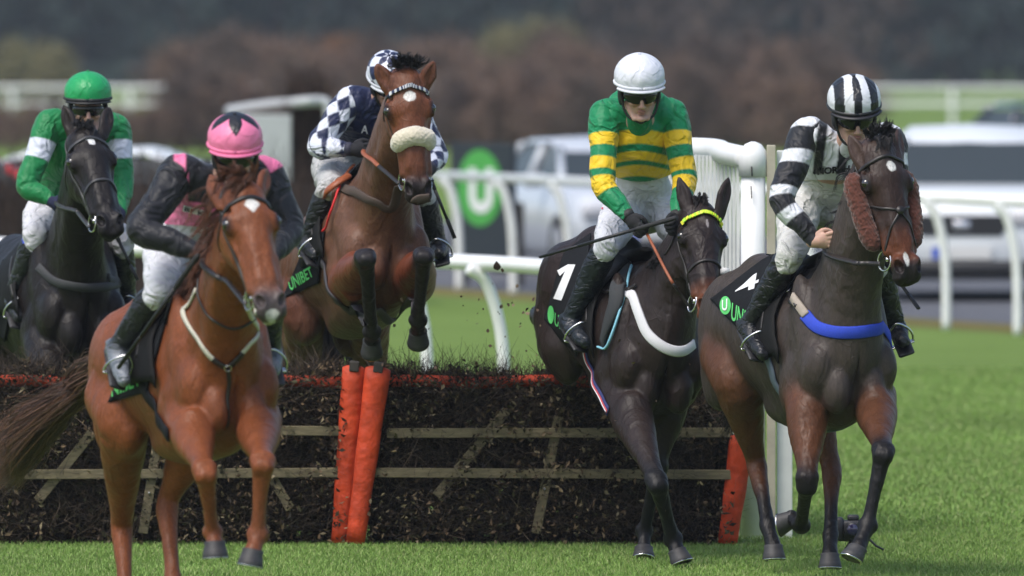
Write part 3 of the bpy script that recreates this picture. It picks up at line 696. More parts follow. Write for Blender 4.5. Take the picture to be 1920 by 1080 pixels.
for px in (470, 625, 655, 440): ks.append((3 if px < 500 else 5, (px - 960) * 346 / F, 346 + rng.uniform(-3, 3), 1.15, rng.uniform(0, 6), spec[3 if px < 500 else 5][0], 'shrub', spec[3 if px < 500 else 5][1]))
for i in range(64):
    px = -20 + i * 25 + rng.normal(0, 5); y = 258 + rng.uniform(-6, 6); ks.append((3 if rng.uniform() < .6 else 6, (px - 960) * y / F, y, rng.uniform(.62, .78) * (1 if px > 330 else .6), rng.uniform(0, 6), 'small brown shrub at the front of the blurred scrub row', 'shrub', 'small brown shrubs at the front of the scrub'))
ks2 = [(4, (px - 960) * 352 / F, 356 + rng.uniform(-3, 3), rng.uniform(.8, .95), rng.uniform(0, 6), 'dull yellow green shrub in front of the wood at the far left', 'shrub', 'yellow green shrubs at the far left') for px in (15, 60, 105)]
plant(names, prot, ks + ks2)
# the wood goes on behind the first trees
N_ = 26000; p = np.stack([rng.uniform(-75, 75, N_), rng.uniform(530, 560, N_), rng.uniform(0, 1, N_) ** .8 * 15], 1)
sm = noise3(p * (1, .3, .6), .35, 12)[:, None]
V, Fq, C = foliage(N_, p, .75, DK + [(.05, .042, .036)]); C = C * np.repeat(np.clip(1 + .5 * sm, .4, 1.8), 4, 0)
tag(mesh('wood', V, Fq, CROWN, col=C, smooth=False), 'far dark wood filling the background', 'wood', kind='stuff')
# ================================================================== HORSES
EYE = mat('horse_eye', (.006, .004, .003), rough=.06, spec=.9, coat=.5)
LEATHER = mat('dark_leather', (.016, .013, .012), rough=.42, spec=.5, noise=(60, .3)); STEEL = mat('steel', (.62, .62, .63), rough=.22, metal=1)
TAN = mat('tan_leather', (.28, .075, .025), rough=.5, noise=(50, .25)); CLOTHB = mat('black_cloth', (.010, .011, .013), rough=.9, spec=.15, noise=(60, .3), bump=(160, .0015))
HOOFM = mat('hoof_horn', (.030, .029, .030), rough=.6, noise=(40, .4), stretch=(.3, .3, 4), bump=(60, .001))
def coatmat(name, rough=.46, spec=.22):
    m = mat(name, attr=True, rough=rough, spec=spec, noise=(11, .20, 3.2, .16, 130, .22), bump=(70, .0030), stretch=(1, 1, .45), crease=(6, .0035), vein=(7, .0011))
    return m
COATM = coatmat('horse_coat')
HAIRM = mat('horse_hair', attr=True, rough=.5, spec=.4)
class Frame:
    def __init__(s, o, X, Y, Z, k=1.0): s.o = np.asarray(o, float); s.R = np.stack([X, Y, Z], 1); s.k = k
    def __call__(s, *p): return s.o + s.R @ (np.array(p, float) * s.k)
    def many(s, P): return s.o + (np.asarray(P, float) * s.k) @ s.R.T
    def inv(s, P): return ((np.asarray(P) - s.o) @ s.R) / s.k
def head_px(pl, ns, d, hint, k):
    """poll and lip tip given as photo points; the nose comes forward as far as the head's length asks"""
    a = W(pl[0], pl[1], d); L = .62 * k; dd = d
    for _ in range(4):
        b = W(ns[0], ns[1], dd); pr = math.hypot(b[0] - a[0], b[2] - a[2]); dd = d - math.sqrt(max(L * L - pr * pr, .0004))
    return head_frame(a, W(ns[0], ns[1], dd), hint, k)
def head_frame(poll, nose, hint, k=1.0):
    Y = nrm(nose - poll); Z = nrm(np.asarray(hint) - Y * np.dot(hint, Y)); X = np.cross(Y, Z)   # X: the photo's right when the face is toward the camera
    if X[0] < 0: X = -X
    return Frame(poll, X, Y, Z, k)
def add_head(S, H, c, cm, cn):
    """c main colour, cm muzzle colour, cn dark nostril; frame: x across, y down the face, z out of the forehead"""
    k = H.k; wx = 1.10
    def E(p, r, col=c, kk=.03, sub=False, R=None):
        p = (p[0] * wx, p[1], p[2]); r = (r[0] * wx, r[1], r[2]); S.ell(H(*p), np.array(r) * k, H.R if R is None else R, col, kk, sub, T='head')
    def C(a, b, ra, rb, col=c, kk=.03, n=None, f=1, sub=False):
        a = (a[0] * wx, a[1], a[2]); b = (b[0] * wx, b[1], b[2]); S.cone(H(*a), H(*b), ra * k, rb * k, col, kk, None if n is None else H.R @ np.array(n), f, sub, 'head')
    E((0, .06, -.085), (.078, .10, .08)); E((0, .15, -.062), (.094, .095, .060))                 # cranium, forehead
    for s in (-1, 1):
        E((s * .078, .172, -.060), (.026, .042, .036), kk=.025)                                   # brow
        C((s * .070, .150, -.036), (s * .088, .205, -.048), .014, .010, kk=.016)                  # bony rim over the eye
        E((s * .046, .175, -.165), (.040, .125, .100), kk=.04)                                    # jowl
        E((s * .050, .150, -.200), (.030, .085, .070), kk=.04)
        C((s * .076, .215, -.090), (s * .054, .345, -.082), .012, .008, kk=.02)                   # facial crest
        C((s * .036, .27, -.150), (s * .024, .47, -.118), .040, .026, kk=.035)                    # bars of the jaw
        C((s * .020, .24, -.030), (s * .020, .44, -.034), .018, .015, kk=.02)                     # nasal bones
        C((s * .050, .34, -.075), (s * .045, .46, -.08), .02, .024, kk=.03)
    C((0, .17, -.065), (0, .46, -.060), .070, .043, kk=.03, n=(1, 0, 0), f=1.12)
    E((0, .525, -.072), (.050, .060, .050), cm, .035)
    for s in (-1, 1):
        E((s * .034, .532, -.042), (.024, .040, .030), cm, .02)                                   # nostril rims
        E((s * .030, .572, -.068), (.026, .026, .030), cm, .02)                                   # upper lip
    E((0, .585, -.085), (.034, .022, .028), cm, .02); E((0, .555, -.122), (.028, .036, .024), cm, .02)  # lips, chin
    for s in (-1, 1):
        R = H.R @ np.array(Matrix.Rotation(s * .5, 3, 'Y')) @ np.array(Matrix.Rotation(s * .35, 3, 'Z'))
        E((s * .045, .545, -.024), (.016, .029, .026), cn, .008, True, R)                         # nostrils
        C((s * .072, .158, -.030), (s * .090, .190, -.036), .008, .006, kk=.008)                  # upper lid
        E((s * .074, .125, -.045), (.012, .022, .012), None, .02, True)                           # hollow above the eye
    C((-.04, .578, -.108), (.04, .578, -.108), .003, .003, (.01, .008, .007), .004, sub=True)    # mouth line
def add_ear(S, base, tip, front, c, k=1.0, w=.043):
    base, tip = np.asarray(base, float), np.asarray(tip, float); a = nrm(tip - base); f = nrm(front - a * np.dot(front, a)); s = np.cross(a, f); L = np.linalg.norm(tip - base)
    P = [base - a * .03, base + a * L * .25, base + a * L * .55, base + a * L * .82, tip]
    S.chain(P, np.array([.030, w * .95, w, w * .6, .006]) * k, [c] * 5, k=.012, n=f, f=.5, T='ear')
    S.chain([base + a * L * .12 + f * .026, base + a * L * .4 + f * .026, base + a * L * .7 + f * .018, base + a * L * .9 + f * .010], np.array([.014, w * .62, w * .42, .004]) * k, [(.03, .02, .018)] * 4, k=.006, n=f, f=.6, sub=True, T='ear')
def torso(S, B, c, cb=None, neck_to=None, neckc=None, throat=None, nk=1.0):
    cb = cb or c; k = B.k
    def E(p, r, col=c, kk=.09, rot=0, sub=False):
        R = B.R @ np.array(Matrix.Rotation(rot, 3, 'Y')); S.ell(B(*p), np.array(r) * k, R, col, kk, sub, T='body')
    E((.42, 0, 1.16), (.30, .215, .36)); E((.12, 0, 1.17), (.42, .275, .345)); E((-.22, 0, 1.20), (.40, .275, .31)); E((-.55, 0, 1.26), (.36, .26, .27))
    E((-.72, 0, 1.32), (.22, .20, .20))
    S.cone(B(.38, 0, 1.50), B(-.05, 0, 1.44), .055 * k, .07 * k, c, .10, T='body')                 # withers
    S.cone(B(-.05, 0, 1.43), B(-.6, 0, 1.50), .08 * k, .10 * k, c, .10, T='body')                  # back, croup
    for s in (-1, 1):
        E((.47, s * .172, 1.22), (.10, .065, .32), kk=.035, rot=-.35)                              # shoulder blade
        E((.57, s * .158, 1.07), (.11, .080, .14), kk=.026, rot=.3)                                 # point of shoulder
        E((.62, s * .085, .985), (.10, .074, .130), kk=.016, rot=-.2)                              # breast muscle
        E((.38, s * .200, 1.0), (.12, .070, .17), kk=.025, rot=.5)                                  # triceps
        E((-.66, s * .155, 1.24), (.27, .13, .25), kk=.07, rot=.4)                                 # haunch
        E((-.80, s * .140, 1.06), (.15, .105, .24), kk=.07, rot=.2)                                # buttock
        E((-.52, s * .180, 1.02), (.16, .095, .22), kk=.04, rot=-.5)                               # stifle muscle
    E((.70, 0, 1.02), (.06, .012, .15), kk=.05, sub=True)                                          # groove between the breast muscles
    E((.05, 0, .86), (.45, .16, .10), cb, kk=.10)                                                  # belly line
    if neck_to is not None:
        n0, n1 = B(.42, 0, 1.26), neck_to; up = B.R[:, 2]; lat = B.R[:, 1]
        nc = neckc or c; th = throat if throat is not None else neck_to
        a = np.array([n0, n0 * .66 + n1 * .34 , n0 * .33 + n1 * .67, n1])
        ax = nrm(n1 - n0); lat2 = nrm(lat - ax * np.dot(lat, ax)); dn = np.cross(ax, lat2); dn = dn if dn[2] < 0 else -dn
        if dn @ (B.R[:, 0]) < 0: dn = -dn
        for (off, r0, r1, r2, r3) in ((0.0, .20, .165, .125, .085), (.07, .20, .145, .11, .085)):
            P = [a[0] + dn * off * k, a[1] + dn * off * .8 * k, a[2] + dn * off * .9 * k, a[3] + dn * (off * .9 + .02) * k]
            S.chain(P, np.array([r0, r1, r2, r3]) * k * nk, [nc] * 4, k=.07, n=lat2, f=.66, T='neck')
        P = [n0 - dn * .12 * k, a[1] - dn * .125 * k, a[2] - dn * .10 * k, n1 - dn * .045 * k]
        S.chain(P, np.array([.09, .05, .045, .045]) * k * nk, [nc] * 4, k=.06, T='neck')           # crest
        for s in (-1, 1):                                                                          # windpipe groove, strap muscles
            S.chain([B(.60, s * .07, 1.12), a[1] + dn * .13 * k + lat2 * s * .05, a[2] + dn * .11 * k + lat2 * s * .045, th], np.array([.06, .055, .05, .045]) * k * nk, [nc] * 4, k=.035, T='neck')
def leg(S, P, R, cols, k=.022, f=None, T='leg'):
    S.chain(P, R, cols, k=k, sm=4, T=T)
def hoof(S, top, tip_dir, down, k, col, r=.058):
    """hoof: short flared cone from coronet to ground surface"""
    d = nrm(down); f = nrm(tip_dir - d * np.dot(tip_dir, d)); a = top + d * .01 * k; b = top + d * .085 * k + f * .030 * k
    S.hooves = getattr(S, 'hooves', []); S.hooves.append((top - d * .012 * k, d, f, r * k * .90, col))
def build_hooves(root, S):
    for top, d, f, r, col in S.hooves:
        s = np.cross(d, f); V = []; n = 22; rows = ((0, .80, 0), (.006, .90, .002), (.016, .86, .006), (.05, .99, .018), (.078, 1.10, .028), (.080, 1.08, .028))
        for (h, q, fw) in rows:
            for j in range(n):
                a = 2 * math.pi * j / n; ca, sa = math.cos(a), math.sin(a); sq = 1 if ca > 0 else .86
                V.append(top + d * h * (r / .058) + f * (fw * (r / .058) + r * q * ca * sq * 1.05) + s * r * q * sa)
        m = MB(); m.add(V, [(i * n + j, i * n + (j + 1) % n, (i + 1) * n + (j + 1) % n, (i + 1) * n + j) for i in range(len(rows) - 1) for j in range(n)] + [tuple(range((len(rows) - 1) * n, len(rows) * n))]); ho = m.build('hoof', HOOFM, root)
        c = top + d * .082 * (r / .058) + f * .028 * (r / .058); m = MB(); P = [c + f * r * 1.02 * math.cos(a) + s * r * 1.0 * math.sin(a) for a in np.linspace(-2.5, 2.5, 20)]
        m.tube(P, r * .10, 6); m.build('horseshoe', STEEL, ho)

def foreleg(S, k, elbow, knee, fet, hf, top=None, c0=None, c1=None, c2=None, hc=None, fold=None, hd=None, hdown=None, rk=1.0):
    E, K, Fe, Hf = [np.asarray(p, float) for p in (elbow, knee, fet, hf)]
    rk *= k
    P = [E, E * .62 + K * .38, E * .25 + K * .75, K - nrm(K - E) * .035 * k, K + nrm(Fe - K) * .02 * k, K + nrm(Fe - K) * .075 * k, K * .45 + Fe * .55, Fe - nrm(Fe - K) * .05 * k, Fe, Fe * .5 + Hf * .5, Hf]
    rk *= .94; R = np.array([.118, .099, .058, .050, .047, .041, .033, .034, .043, .036, .043]) * rk
    leg(S, P, R, [c0, c0, c0, c1, c1, c1, c2, c2, c2, c2, c2])
    tt = nrm(Fe - E); lx = nrm(np.array((1., .15, 0)) - tt * np.dot((1., .15, 0), tt)); bk = np.cross(tt, lx); bk = bk if bk[1] > 0 else -bk
    S.cone(K - lx * .020 * k - tt * .022 * k, K + lx * .020 * k - tt * .022 * k, .037 * rk, .037 * rk, c1, .024, T='leg'); S.cone(K - lx * .014 * k + tt * .028 * k, K + lx * .014 * k + tt * .028 * k, .035 * rk, .035 * rk, c1, .024, T='leg')
    S.cone(K + bk * .030 * k, K * .2 + Fe * .8 + bk * .028 * k, .021 * rk, .019 * rk, c2, .010, T='leg')                    # flexor tendons
    S.cone(Fe - lx * .014 * k, Fe + lx * .014 * k, .036 * rk, .036 * rk, c2, .012, T='leg')
    S.ell(E * .72 + K * .28 + np.array((0, -.03, 0)) * k, np.array((.085, .075, .13)) * rk, None, c0, .03, T='leg')
    S.ell(Fe - nrm(Fe - K) * -.0 + np.array((0, .02, 0)) * k, np.array((.034, .034, .04)) * rk, None, c2, .02, T='leg')     # back of the fetlock
    d = nrm(Hf - Fe) if hdown is None else nrm(hdown); t = np.array((0, -1., 0)) if hd is None else nrm(hd)
    hoof(S, Hf, t, d, k, hc)
def hindleg(S, k, hip, stifle, hock, fet, hf, c0, c1, c2, hc, hd=None, hdown=None, rk=1.0):
    Hp, St, Hk, Fe, Hf = [np.asarray(p, float) for p in (hip, stifle, hock, fet, hf)]; rk *= k
    P = [Hp, St, St * .6 + Hk * .4, St * .25 + Hk * .75, Hk - nrm(Hk - St) * .03 * k, Hk + nrm(Fe - Hk) * .04 * k, Hk + nrm(Fe - Hk) * .11 * k, Hk * .4 + Fe * .6, Fe - nrm(Fe - Hk) * .05 * k, Fe, Fe * .5 + Hf * .5, Hf]
    rk *= .95; R = np.array([.16, .125, .095, .062, .052, .053, .044, .036, .037, .045, .037, .043]) * rk
    leg(S, P, R, [c0, c0, c0, c0, c1, c1, c1, c2, c2, c2, c2, c2], k=.035)
    back = nrm(Hk - (St + Fe) / 2); S.cone(Hk + back * .035 * k - nrm(Hk - St) * .01, Hk + nrm(St - Hk) * .16 * k + back * .02 * k, .026 * k, .014 * k, c1, .02, T='leg')   # point of hock, tendon
    d = nrm(Hf - Fe) if hdown is None else nrm(hdown); t = np.array((0, -1., 0)) if hd is None else nrm(hd)
    hoof(S, Hf, t, d, k, hc)
def body_frame(px, py, d, yaw, pitch, k=1.05, roll=0, ref=(.55, 0, 1.12)):
    y, p = math.radians(yaw), math.radians(pitch)
    X = np.array((math.sin(y) * math.cos(p), -math.cos(y) * math.cos(p), math.sin(p))); Y = np.array((math.cos(y), math.sin(y), 0)); Z = np.cross(X, Y)
    if Z[2] < 0: Z = -Z
    r_ = math.radians(roll); Y, Z = Y * math.cos(r_) + Z * math.sin(r_), Z * math.cos(r_) - Y * math.sin(r_)
    B = Frame((0, 0, 0), X, Y, Z, k); B.o = W(px, py, d) - B.R @ (np.array(ref) * k); return B
def hair(strands, name, parent, cols, r=.0012, n=7):
    """strands: list of control polylines; each becomes a thin tapering ribbon-tube"""
    V, Fq, C, o = [], [], [], 0
    for P in strands:
        P = spline(P, 4); m = len(P); rr = r * rng.uniform(.6, 1.5); c = np.array(cols[rng.integers(len(cols))]) * rng.uniform(.6, 1.4)
        t = np.gradient(P, axis=0); t /= np.linalg.norm(t, axis=1)[:, None] + 1e-9; u = np.cross(t, rng.normal(size=3)); u /= np.linalg.norm(u, axis=1)[:, None] + 1e-9; w_ = np.cross(t, u)
        tp = (rr * (1 - .8 * np.linspace(0, 1, m) ** 2))[:, None]
        for k in range(3): V.append(P + tp * (math.cos(2.094 * k) * u * 1.6 + math.sin(2.094 * k) * w_))
        i = np.arange(m - 1)
        for k in range(3): a, b = o + k * m, o + ((k + 1) % 3) * m; Fq.append(np.stack([a + i, b + i, b + i + 1, a + i + 1], 1))
        C.append(np.tile(c, (3 * m, 1))); o += 3 * m
    return mesh(name, np.concatenate(V), np.concatenate(Fq), HAIRM, parent, col=np.concatenate(C))
def tuft(root_pts, dirs, length, n, spread=.02, droop=.03):
    """n strands from the polyline root_pts, blown along dirs"""
    R = spline(root_pts, 8); D = spline(dirs, 8); out = []
    for _ in range(max(6, n // 5)):
        t = rng.uniform(0, len(R) - 1); i = int(t); p0 = R[i] + (R[min(i + 1, len(R) - 1)] - R[i]) * (t - i); d = nrm(D[i] + rng.normal(0, .25, 3)) * length * rng.uniform(.5, 1.15); cv = rng.normal(0, spread * .8, 3)
        for _ in range(12):
            p = p0 + rng.normal(0, .008, 3); q = p0 + d * .55 + cv + rng.normal(0, .004, 3); e = p0 + d * rng.uniform(.8, 1.1) + cv * .4 + rng.normal(0, .0035, 3) + np.array((0, 0, -droop)); out.append([p, q, e])
    return out
def star(P, c, centre, H, w, h, col=(.62, .60, .57), seed=1, drop=0, front=True):
    """white mark around a point of the face, ragged edge"""
    L = H.inv(P) - H.inv(centre); e = noise3(L * 60, 1.0, seed) * .25 + 1; tap = np.where(L[:, 1] > 0, 1 + drop * L[:, 1] / h, 1)
    d = np.sqrt((L[:, 0] * tap / w) ** 2 + (L[:, 1] / h) ** 2) / e; m = (np.clip((1.12 - d) / .2, 0, 1) * (np.abs(L[:, 2]) < .06))[:, None]
    return c * (1 - m) + np.array(col) * m
def bridle(root, T, H, leath=LEATHER, band=None, nose=True, mk=1.0, figure8=False, bw=.018):
    """headstall snapped on the head: browband, cheekpieces, noseband, bit rings"""
    br = empty('bridle', H(0, .1, 0), root); br.location = Vector(H(0, .1, 0)) - rootof(root)
    def at_(P): return [H(*p) for p in P]
    m = MB(); strap(m, T, at_([(-.098, .112, -.085), (-.078, .095, -.02), (-.035, .083, .02), (0, .080, .03), (.035, .083, .02), (.078, .095, -.02), (.098, .112, -.085)]), .020, .005, .004); bb = m.build('browband', leath, br)
    if band:
        m = MB(); P = spline(at_([(-.088, .104, -.05), (-.035, .084, .025), (0, .080, .035), (.035, .084, .025), (.088, .104, -.05)]), 7)
        m2 = MB()
        for i in range(len(P) - 1):
            p, n = snap(T, (P[i] + P[i + 1]) / 2, .012); t = nrm(P[i + 1] - P[i]); R = np.stack([t, np.cross(n, t), n], 1)
            (m if i % 2 else m2).box(p, (np.linalg.norm(P[i + 1] - P[i]) * .5, .010, .003), R)
        m.build('light_stripe', band[0], bb, smooth=False); m2.build('dark_stripe', band[1], bb, smooth=False)
    for s in (-1, 1):
        m = MB(); strap(m, T, at_([(s * .04, -.01, -.10), (s * .085, .05, -.10), (s * .098, .12, -.10), (s * .09, .22, -.105), (s * .075, .33, -.115), (s * .062, .42, -.115), (s * .056, .47, -.112)]), .016 * mk, .005, .004); m.build('cheekpiece', leath, br)
        m = MB(); strap(m, T, at_([(s * .07, .02, -.11), (s * .085, .12, -.16), (s * .06, .16, -.25)]), .012, .004, .003); m.build('throat_lash', leath, br)
        c = H(s * .063, .487, -.105); m = MB(); m.ring(c, H.R @ np.array((1, 0, -s * -.25)), .040 * H.k, .0048, 22, 8); m.build('bit_ring', STEEL, br)
        m = MB(); c2 = H(s * .058, .487, -.092); m.tube([c2 - H.R[:, 0] * s * .02, c2 + H.R[:, 0] * s * .006], [.009, .013], 10); m.build('bit_end', STEEL, br)
    if nose:
        m = MB(); y0 = .335
        strap(m, T, at_([(-.045, y0 + .06, -.16), (-.062, y0 + .03, -.10), (-.050, y0, -.035), (0, y0 - .01, -.01), (.050, y0, -.035), (.062, y0 + .03, -.10), (.045, y0 + .06, -.16)]), bw, .005, .004); nb = m.build('noseband', leath, br)
    if figure8:
        for s in (-1, 1):
            m = MB(); strap(m, T, at_([(s * .0, .315, -.0), (s * .04, .38, -.03), (s * .054, .455, -.075), (s * .045, .52, -.125), (s * .01, .53, -.15)]), .012, .004, .004); m.build('grakle_strap', leath, br)
            m = MB(); strap(m, T, at_([(0, .315, 0), (s * .05, .29, -.035), (s * .078, .25, -.10), (s * .07, .2, -.2)]), .014, .004, .004); m.build('grakle_strap', leath, br)
        m = MB(); q, nn = snap(T, H(0, .315, 0), .010); m.ell = None
        m.tube([q - nn * .004, q + nn * .006], .022, 12); m.build('leather_rosette', leath, br)
    return br
def reins(root, T, H, hands, leath=LEATHER, grip=TAN, mids=None, r=.0065, w_=.024, which=(-1, 1)):
    for s, hd in zip(which, hands):
        if hd is None: continue
        a = H(s * .075, .49, -.125); hd = np.asarray(hd, float); mid = (a + hd) / 2 + np.array((0, 0, -.05)) if not mids or mids.get(s) is None else mids[s]
        P = spline([a, (a * .6 + mid * .4), mid, hd], 8)
        for i in range(1, len(P)):
            p_, n_ = snap(T, P[i])
            if np.dot(P[i] - p_, n_) < .014: P[i] = p_ + n_ * .014
        m = MB(); strap(m, None, P[:15], w_, .004, 0, smooth=False, do=False); rn = m.build('rein', leath, root)
        m = MB(); strap(m, None, P[14:], w_ * 1.05, .006, 0, smooth=False, do=False); m.build('rubber_grip', grip, rn)
def cloth_patch(root, T, B, P00, P10, P11, P01, off=.014, n=26, name='number_cloth', mt=None, both=True, th=.006, d=58.):
    """cloth between four photo corners (P00 top front, P10 top rear, P11 bottom rear, P01 bottom front) draped on the flank"""
    G = np.zeros((n, n, 3)); Nn = np.zeros((n, n, 3))
    u = np.linspace(0, 1, n)
    for i in range(n):
        for j in range(n):
            q = (1 - u[i]) * ((1 - u[j]) * np.array(P00) + u[j] * np.array(P10)) + u[i] * ((1 - u[j]) * np.array(P01) + u[j] * np.array(P11))
            p, nn = cast(T, q[0], q[1], d, 0); G[i, j] = p; Nn[i, j] = nn
    for _ in range(6):
        Gp = np.pad(G, ((1, 1), (1, 1), (0, 0)), 'edge'); A = (Gp[:-2, 1:-1] + Gp[2:, 1:-1] + Gp[1:-1, :-2] + Gp[1:-1, 2:]) / 4; G[1:-1, 1:-1] = A[1:-1, 1:-1]
        Np = np.pad(Nn, ((1, 1), (1, 1), (0, 0)), 'edge'); Nn = (Np[:-2, 1:-1] + Np[2:, 1:-1] + Np[1:-1, :-2] + Np[1:-1, 2:]) / 4
    Nn /= np.linalg.norm(Nn, axis=2)[..., None] + 1e-9
    uu, vv = np.meshgrid(u, u, indexing='ij'); G = G + Nn * (off + .004 * np.sin(vv * 9 + uu * 3) * uu)[..., None]
    def build(G, Nn, nm):
        V = np.concatenate([G.reshape(-1, 3), (G - Nn * th).reshape(-1, 3)]); f = []
        for i in range(n - 1):
            for j in range(n - 1): a = i * n + j; f += [(a, a + 1, a + n + 1, a + n), (n * n + a, n * n + a + n, n * n + a + n + 1, n * n + a + 1)]
        bd = [(0, j) for j in range(n)] + [(i, n - 1) for i in range(1, n)] + [(n - 1, j) for j in range(n - 2, -1, -1)] + [(i, 0) for i in range(n - 2, 0, -1)]
        for a, b in zip(bd, bd[1:] + bd[:1]): x, y = a[0] * n + a[1], b[0] * n + b[1]; f.append((x, n * n + x, n * n + y, y))
        return mesh(nm, V, f, mt or CLOTHB, root)
    o = build(G, Nn, name)
    if both:
        def mir(A, vec=False):
            if vec: L = A @ B.R; L[..., 1] *= -1; return L @ B.R.T
            L = (A - B.o) @ B.R; L[..., 1] *= -1; return L @ B.R.T + B.o
        build(mir(G), mir(Nn, True), name)
    def samp(a, b, h=.003):
        """point at row a, column b (0..1) of the patch"""
        x, y = np.clip(a, 0, 1) * (n - 1), np.clip(b, 0, 1) * (n - 1); i, j = min(int(x), n - 2), min(int(y), n - 2); x -= i; y -= j
        f = lambda A: A[i, j] * (1 - x) * (1 - y) + A[i + 1, j] * x * (1 - y) + A[i, j + 1] * (1 - x) * y + A[i + 1, j + 1] * x * y
        return f(G) + f(Nn) * h
    return o, samp
def px_text(name, s, quad, T, mt, parent, off=.005, d=58., bold=.02):
    """lettering lying on surface T; quad: photo points of the top left, top right, bottom right, bottom left corners"""
    v, f = text_verts(s, 1, bold, 1); lo, hi = v.min(0), v.max(0); q = np.array(quad, float); out = []; ok = []
    for p in v:
        a, b = (p[0] - lo[0]) / (hi[0] - lo[0]), 1 - (p[1] - lo[1]) / (hi[1] - lo[1])
        x = (1 - b) * ((1 - a) * q[0] + a * q[1]) + b * ((1 - a) * q[3] + a * q[2]); w_, nn = cast(T, x[0], x[1], d)
        if np.dot(nn, w_ - np.array(CAMP)) > 0: nn = -nn
        out.append(w_ + nn * off); ok.append(hits(T, x[0], x[1], d))
    f = [q for q in f if all(ok[i] for i in q)]
    return mesh(name, out, f, mt, parent, smooth=False)
def px_quads(name, quads, T, mt, parent, off=.005, d=58., n=8):
    m = MB()
    for q in np.array(quads, float):
        V = []; okk = []
        for i in range(n + 1):
            for j in range(n + 1):
                a, b = i / n, j / n; x = (1 - b) * ((1 - a) * q[0] + a * q[1]) + b * ((1 - a) * q[3] + a * q[2]); w_, nn = cast(T, x[0], x[1], d)
                V.append(w_ + (nn if np.dot(nn, w_ - np.array(CAMP)) < 0 else -nn) * off); okk.append(hits(T, x[0], x[1], d))
        fq = [(i * (n + 1) + j, i * (n + 1) + j + 1, (i + 1) * (n + 1) + j + 1, (i + 1) * (n + 1) + j) for i in range(n) for j in range(n)]
        m.add(V, [z for z in fq if all(okk[t_] for t_ in z)])
    return m.build(name, mt, parent, smooth=False)
def px_disc(name, c, rx, ry, T, mt, parent, off=.004, d=58.):
    out = []
    for R_ in (0, .5, 1):
        for t in np.linspace(0, 2 * math.pi, 28, endpoint=False) if R_ else [0]:
            w_, nn = cast(T, c[0] + rx * R_ * math.cos(t), c[1] + ry * R_ * math.sin(t), d); out.append(w_ + (nn if np.dot(nn, w_ - np.array(CAMP)) < 0 else -nn) * off)
    f = [(0, 1 + (i + 1) % 28, 1 + i) for i in range(28)] + [(1 + i, 1 + (i + 1) % 28, 29 + (i + 1) % 28, 29 + i) for i in range(28)]
    return mesh(name, out, f, mt, parent, smooth=False)
def px_strap(name, pts, T, mt, parent, w_=.03, th=.004, off=.004, d=58., extra0=None, extra1=None, nsm=2, n=8):
    """strap through photo points lying on surface T (points given as (x, y)); extra: world points added at the ends"""
    P = [cast(T, p[0], p[1], p[2] if len(p) > 2 else d)[0] for p in pts]
    if extra0 is not None: P = [np.asarray(e) for e in extra0] + P
    if extra1 is not None: P = P + [np.asarray(e) for e in extra1]
    m = MB(); strap(m, T, P, w_, th, off, n=n, nsm=nsm); return m.build(name, mt, parent)
EYT = [None]
def eyes(root, H):
    for s in (-1, 1):
        m = MB(); p_, n_ = snap(EYT[0], H(s * .104, .176, -.044)); c = p_ - n_ * .0165 * H.k; n = 14; V = []; f = []
        for i in range(n + 1):
            for j in range(n): a, b = math.pi * i / n, 2 * math.pi * j / n; V.append(c + H.R @ (np.array((math.cos(a), math.sin(a) * math.cos(b), math.sin(a) * math.sin(b))) * .0225 * H.k))
        f = [(i * n + j, (i + 1) * n + j, (i + 1) * n + (j + 1) % n, i * n + (j + 1) % n) for i in range(n) for j in range(n)]; m.add(V, f); m.build('eye', EYE, root)
def bb(H, m=.12):
    P = np.array([H(x, y, z) for x in (-.12, .12) for y in (-.17, .63) for z in (-.16, .06)]); return P.min(0) - .01, P.max(0) + .01
NEARH, FINEH = .011, .0048
def make_horse(label, B, S, H, paint_, extra_eye=True):
    def paint(P, c):
        c = paint_(P, c)
        for s in (-1, 1):
            L = H.inv(P) - np.array((s * .104, .178, -.044)); dd = np.sqrt((L[:, 0] / .9) ** 2 + (L[:, 1] / 1.25) ** 2 + (L[:, 2] / .9) ** 2); m = (np.clip((.040 - dd) / .018, 0, 1) * .85)[:, None]; c = c * (1 - m) + np.array((.008, .006, .006)) * m
        return c
    root = tag(empty('horse', tuple(B(0, 0, 0))), label, 'horse', 'racehorses clearing the hurdle')
    def dsp(X): return .0034 * noise3(X, 12, 3, 2) - .0030 * np.exp(-(noise3(X, 9, 5, 2) / .10) ** 2) * (noise3(X, 4, 8, 1) > .1) + .0010 * noise3(X, 45, 4)
    o, P, Q = organic('body', S, COATM, root, NEARH, bb(H), FINEH, paint, dsp, tau=.018, smooth=2)
    T = bvh(P, Q); EYT[0] = T; eyes(root, H); build_hooves(root, S)
    return root, T
def lerp(a, b, t): return np.asarray(a, float) * (1 - t) + np.asarray(b, float) * t
HC = (.055, .055, .058)
